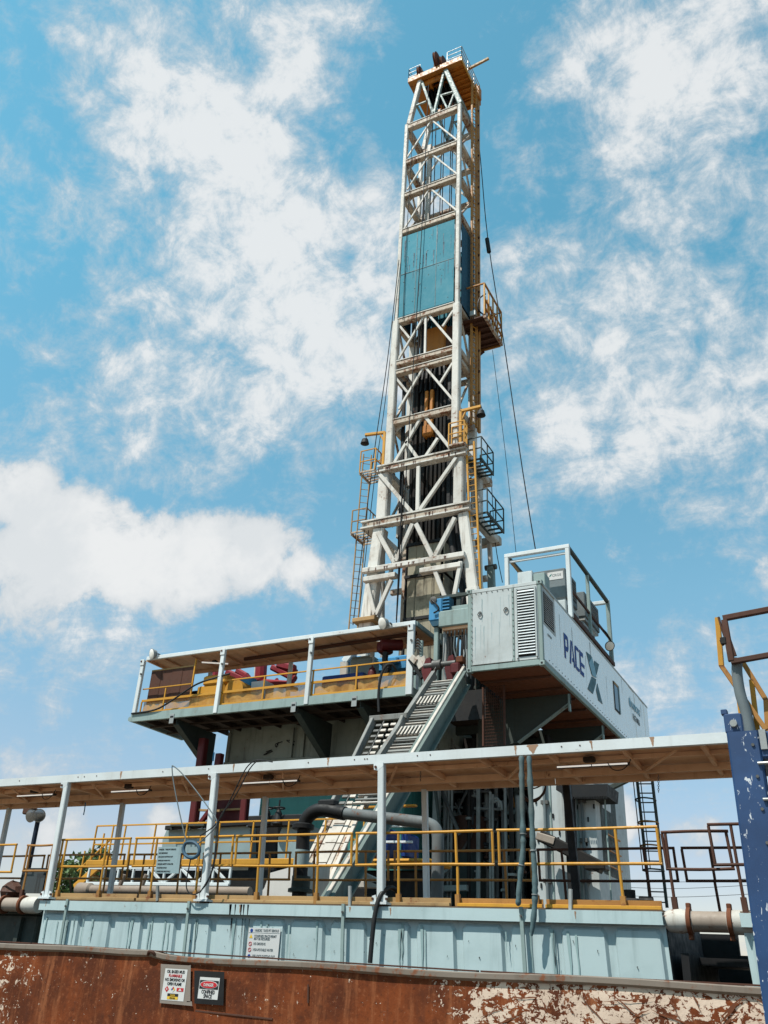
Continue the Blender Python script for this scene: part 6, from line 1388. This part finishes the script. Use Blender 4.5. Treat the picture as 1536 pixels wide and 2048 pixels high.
a = at(503, 1800, Y=17.0); b_ = at(602, 1746, Y=17.0)
B(M().poly([(a.x, 17, .3), (b_.x, 17, .3), (b_.x, 17, b_.z+.25), (b_.x-.35, 17, b_.z+.1), (a.x+.4, 17, b_.z), (a.x+.3, 17, b_.z-.3), (a.x, 17, a.z-.1)], (0, 1.2, 0)), 'block', 'white_block', wbk)
box('skid', 'galv', wbk, a.x-.1, b_.x+.1, 17.0, 18.2, .1, .3)
# elbow pipe
ep = thing('elbow_pipe', 'thick black elbow pipe running to a bluish steel pipe behind the centre post', 'pipe', at(603, 1790, Y=15.9))
EY = 16.1
def pe(u, v, Y=EY): return at(u, v, Y=Y)
path('elbow', 'black', ep, [pe(605, 1700), pe(607, 1665), pe(612, 1640), pe(628, 1624), pe(650, 1620), pe(690, 1627)], .14, 16)
path('run', 'pipe_dull', ep, [pe(690, 1627), pe(760, 1635), pe(830, 1643), pe(858, 1648), pe(873, 1662), pe(876, 1700), pe(873, 1830)], .115, 16, 8)
B(M().tube(pe(605, 1700), pe(601, 1735), .16, 16), 'sleeve', 'grey_blue', ep); B(M().tube(pe(601, 1735), pe(598, 1800), .15, 16), 'riser', 'black', ep)
p = pe(600, 1785); B(M().lathe(p, (0, 0, 1), [(.25, 0), (.25, .06), (.19, .08), (.19, .3)], 16), 'flange', 'dark_mint', ep)
p = pe(606, 1660); B(M().lathe(p, (0, 0, 1), [(.2, 0), (.23, .02), (.23, .1), (.2, .12)], 16), 'coupling', 'black', ep)
p = pe(652, 1614); box('valve_head', 'black', ep, p.x-.16, p.x+.26, EY-.1, EY+.1, p.z, p.z+.14, .03)
# white beams at the ramp foot and the black backdrop behind the pump skid
rs = thing('ramp_support', 'white timber-like support frame right of the ramp foot', 'frame', at(730, 1780, Y=18.5))
YQ = 18.6
bar('beam', 'ramp_cream', rs, at(660, 1768, Y=YQ), at(765, 1770, Y=YQ), .14); bar('brace', 'ramp_cream', rs, at(692, 1735, Y=YQ), at(765, 1768, Y=YQ), .14); bar('post', 'galv', rs, at(679, 1740, Y=YQ), at(676, 1830, Y=YQ), .14)
ps = thing('pump_skid', 'yellow and blue pump skid in shade behind the centre post', 'machine', at(760, 1722, Y=22))
YP = 22.0
tk(700, 860, 1716, 1726, YP, 1.5, 'yellow', 'deck', ps); tk(718, 745, 1660, 1716, YP+.3, .8, 'orange', 'motor', ps); tk(752, 775, 1655, 1716, YP+.3, .8, 'blue', 'pump', ps); tk(800, 815, 1665, 1716, YP+.4, .8, 'blue', 'pump', ps); tk(720, 830, 1608, 1616, YP+.2, .2, 'yellow', 'beam', ps)
tk(690, 860, 1740, 1800, YP+.6, .5, 'black', 'base', ps); bar('rail', 'canopy_white', ps, at(740, 1653, Y=YP), at(830, 1652, Y=YP), .05); bar('rail', 'canopy_white', ps, at(735, 1684, Y=YP), at(825, 1684, Y=YP), .06)
box('dark_backdrop', 'black', None, -15.3, -12.0, 34.0, 34.2, 2.0, 9.2, label='black bulkhead in shade behind the pump skid', cat='wall')  # black sheet that gives this background its shade
# left: floodlight pole, dark screen, sack
fp = thing('floodlight_pole', 'thin pole with a pair of round floodlights at the left under the canopy', 'light pole', at(62, 1790, Y=16.4))
tp = at(77, 1634, Y=16.4); bt = at(52, 1790, Y=16.4); bar('pole', 'navy', fp, (bt.x, 16.4, .2), (tp.x, 16.4, tp.z+.12), .09)
for dx in (-.1, .14):
    c = V((tp.x+dx, 16.3, tp.z+.02)); B(M().lathe(c, (.35+dx*3, -1, -.25), [(.04, -.12), (.10, -.1), (.15, .04), (.16, .08)], 16), 'lamp_head', 'chrome', fp); B(M().lathe(c, (.35+dx*3, -1, -.25), [(.14, .081), (.08, .1)], 16), 'lens', 'chrome', fp)
box('ballast', 'rust_brown', fp, tp.x-.4, tp.x-.12, 16.2, 16.45, tp.z+.05, tp.z+.22, .02)
sc_ = thing('dark_screen', 'dark glossy screen panel behind the left gate', 'panel', at(70, 1785, Y=13.6))
a = at(38, 1786, Y=13.6); b_ = at(95, 1738, Y=13.6); box('sheet', 'glass', sc_, a.x+.05, b_.x, 13.58, 13.6, a.z, b_.z); box('frame', 'black', sc_, a.x-.05, b_.x+.2, 13.605, 13.66, a.z, b_.z+.02)
sk = thing('dark_sack', 'crumpled dark sack on the deck at the left end', 'sack', at(22, 1798, Y=13.6))
m = M(); nn = 12; cs_ = at(22, 1785, Y=13.6)
for i in range(7):
    ph = math.pi*i/6
    for j in range(nn): th = 2*math.pi*j/nn; rr = 1+rnd(-.22, .22); m.v.append(cs_+V((.24*math.sin(ph)*math.cos(th)*rr, .2*math.sin(ph)*math.sin(th)*rr, .2*math.cos(ph)*rr)))
for i in range(6): m.f += [(i*nn+j, i*nn+(j+1) % nn, (i+1)*nn+(j+1) % nn, (i+1)*nn+j) for j in range(nn)]
B(m, 'sack_body', 'rust_brown', sk); path('cord', 'rubber', sk, [cs_+V((.05, -.1, .1)), cs_+V((.1, -.2, -.1)), cs_+V((.05, -.2, -.35))], .015, 5)
# trees far left
def tree(x, y, h, r, label):
    t = thing('tree', label, 'tree', (x, y, 0), 'trees beyond the rig')
    m = M(); m.path([(x, y, 0), (x+.1, y, h*.35), (x, y+.1, h*.7)], [.28, .2, .08], 8)
    for k in range(9): a_ = k*.7; m.path([(x, y, h*(.3+.04*k)), (x+r*.6*math.cos(a_), y+r*.6*math.sin(a_), h*(.5+.05*k))], [.09, .03], 5)
    B(m, 'trunk', 'bark', t)
    m = M(); cl_ = [(V((x+rnd(-.7, .7)*r, y+rnd(-.7, .7)*r, h*rnd(.45, .95))), rnd(.25, .5)*r) for _ in range(16)]
    for _ in range(3600):
        c, q_ = random.choice(cl_); d = V((rnd(-1, 1), rnd(-1, 1), rnd(-1, 1)))
        if d.length > 1: continue
        p = c+d*q_; s = rnd(.10, .2); u_ = V((rnd(-1, 1), rnd(-1, 1), rnd(-1, 1))).normalized(); w2 = u_.orthogonal().normalized()
        o = len(m.v); m.v += [p-u_*s, p+w2*s*.45, p+u_*s, p-w2*s*.45]; m.f.append((o, o+1, o+2, o+3))
    B(m, 'crown', 'leaf', t)
for (u, vtop, Y, r, lb2) in ((168, 1708, 34, 1.5, 'rounded green tree behind the left guard rail'), (225, 1695, 38, 1.7, 'taller green tree behind the yellow stair'), (140, 1735, 36, 1.2, 'low green tree at the left beside the white post')):
    p = at(u, vtop, Y=Y); tree(p.x, Y, p.z, r, lb2)
# distant power lines
for k, (v0, v1) in enumerate(((1757, 1755), (1770, 1768), (1786, 1786))):
    a = at(1170, v0, Y=160); b_ = at(1540, v1, Y=150); path('power_line', 'black', None, [a, (a+b_)/2-V((0, 0, .6)), b_], .035, 4, 6, label='distant thin power line in the sky at the right', cat='power line', group='distant power lines')

# ================================================================ wear: stains, seams, bolts
paint('tank_stain', (.30, .42, .42), (.20, .26, .25), .5, .4, .2, .6)
paint('brown_stain', (.36, .22, .14), (.22, .13, .08), .5, .4, .4, .7)
def streak(par, mat, x, y, z0, z1_, w_, lean, name='stain'):
    n = 7; m = M(lean)
    for j in range(n+1):
        t_ = j/n; z = z0+(z1_-z0)*t_; hw = w_*(1-t_)**.7*rnd(.6, 1.2)+.002; cx_ = x+rnd(-.006, .006)
        m.v += [V((cx_-hw, y, z)), V((cx_+hw, y, z))]
    for j in range(n): m.f.append((2*j, 2*j+1, 2*j+3, 2*j+2))
    B(m, name, mat, par)
for k in range(34):
    x = rnd(-14.0, -2.7); streak(tank, 'tank_stain', x, TY+.004, rnd(2.25, 2.36), rnd(1.2, 2.0), rnd(.006, .028), True)
for k in range(6):
    x = rnd(-14.0, -2.7); streak(tank, 'brown_stain', x, TY-.0665, TZ-.012, TZ-rnd(.06, .15), rnd(.006, .02), True)
for k in range(26):   # chips and specks on the panels
    x = rnd(-14.0, -2.7); z = rnd(1.85, 2.3); streak(tank, 'dark_mint', x, TY+.003, z, z-rnd(.015, .05), rnd(.003, .008), True, 'paint_chip')
for (x, w_) in ((-4.22, .10), (-4.5, .02), (-9.9, .02), (-12.6, .03), (-7.9, .025), (-2.4, .03), (-3.3, .02)):
    streak(rf, 'brown_stain', x, RY0-.0465, RZ-.002, RZ-.145, w_, True)
for k in range(14): x = rnd(-16, -1.6); tube('bolt', 'rust_brown', rf, (x, RY0-.046, RZ-.06), (x, RY0-.052, RZ-.06), .012, 6, True)
for x in (-14.715, -13.635): bar('seam', 'ink_teal', ms, (x, YM0-.15, 29.65), (x, YM0-.15, 34.83), .03, .012)
bar('seam', 'ink_teal', ms, (-15.55, YM0-.152, 32.29), (-12.71, YM0-.152, 32.29), .012, .03)
for k in range(22):
    x = rnd(-15.5, -12.75); z = rnd(31, 34.8); streak(ms, 'wind_side', x, YM0-.152, z, z-rnd(.3, 1.6), rnd(.01, .04), False)
for k in range(9):
    x = rnd(-9.7, -8.5); z = rnd(11.2, 12.4); streak(cb_, 'grey_blue', x, CY0-.002, z, z-rnd(.2, 1.1), rnd(.004, .014), False)
for k in range(14):
    y = rnd(25.6, 38.5); z = rnd(11.6, 12.5); n = 5; m = M(); ln = rnd(.3, 1.4)
    for j in range(n+1): hw = .02*(1-j/n)*rnd(.6, 1.2)+.002; m.v += [V((CX1-.002, y-hw, z-ln*j/n)), V((CX1-.002, y+hw, z-ln*j/n))]
    for j in range(n): m.f.append((2*j, 2*j+1, 2*j+3, 2*j+2))
    B(m, 'stain', 'cabin_white', cb_)
for k in range(9): z = 1.4+k*.3; tube('bolt', 'steel', bf, (X0+.24, 9.22, z), (X0+.24, 9.205, z), .016, 6)
# dark grime runs on the lower mast
for k in range(40):
    x, zt = random.choice(((rnd(-16.1, -12.0), 21.0), (rnd(-16.6, -11.9), 18.38), (rnd(-16.3, -12.1), 16.2)))
    y = YM0-.362 if zt > 17 else YM0-.472
    streak(ms, 'rust_brown', x, y, zt+.12, zt-rnd(.02, .1), rnd(.02, .06), False, 'grime_run')

# more standing pipes under the rig floor
for k in range(18):
    u = 866+k*10.6+rnd(-3, 3); Yk = rnd(28.6, 30.8); p_ = at(u, 1700, Y=Yk); r_ = rnd(.035, .09); zt = rnd(6.8, 9.2)
    tube('standpipe', ('under_grey', 'steel', 'under_grey', 'pipe_dark')[k % 4], sub, (p_.x, Yk, .2), (p_.x, Yk, zt), r_, 8)
    if k % 2: z = rnd(4, 7); tube('pipe_flange', 'under_grey', sub, (p_.x, Yk, z), (p_.x, Yk, z+.08), r_*1.9, 8)
for k in range(7):
    v = 1585+k*28; a = at(868, v, Y=29.4); b_ = at(rnd(960, 1050), v+rnd(-8, 8), Y=29.4); bar('cross_pipe', 'under_grey' if k % 2 else 'steel', sub, a, b_, .08)
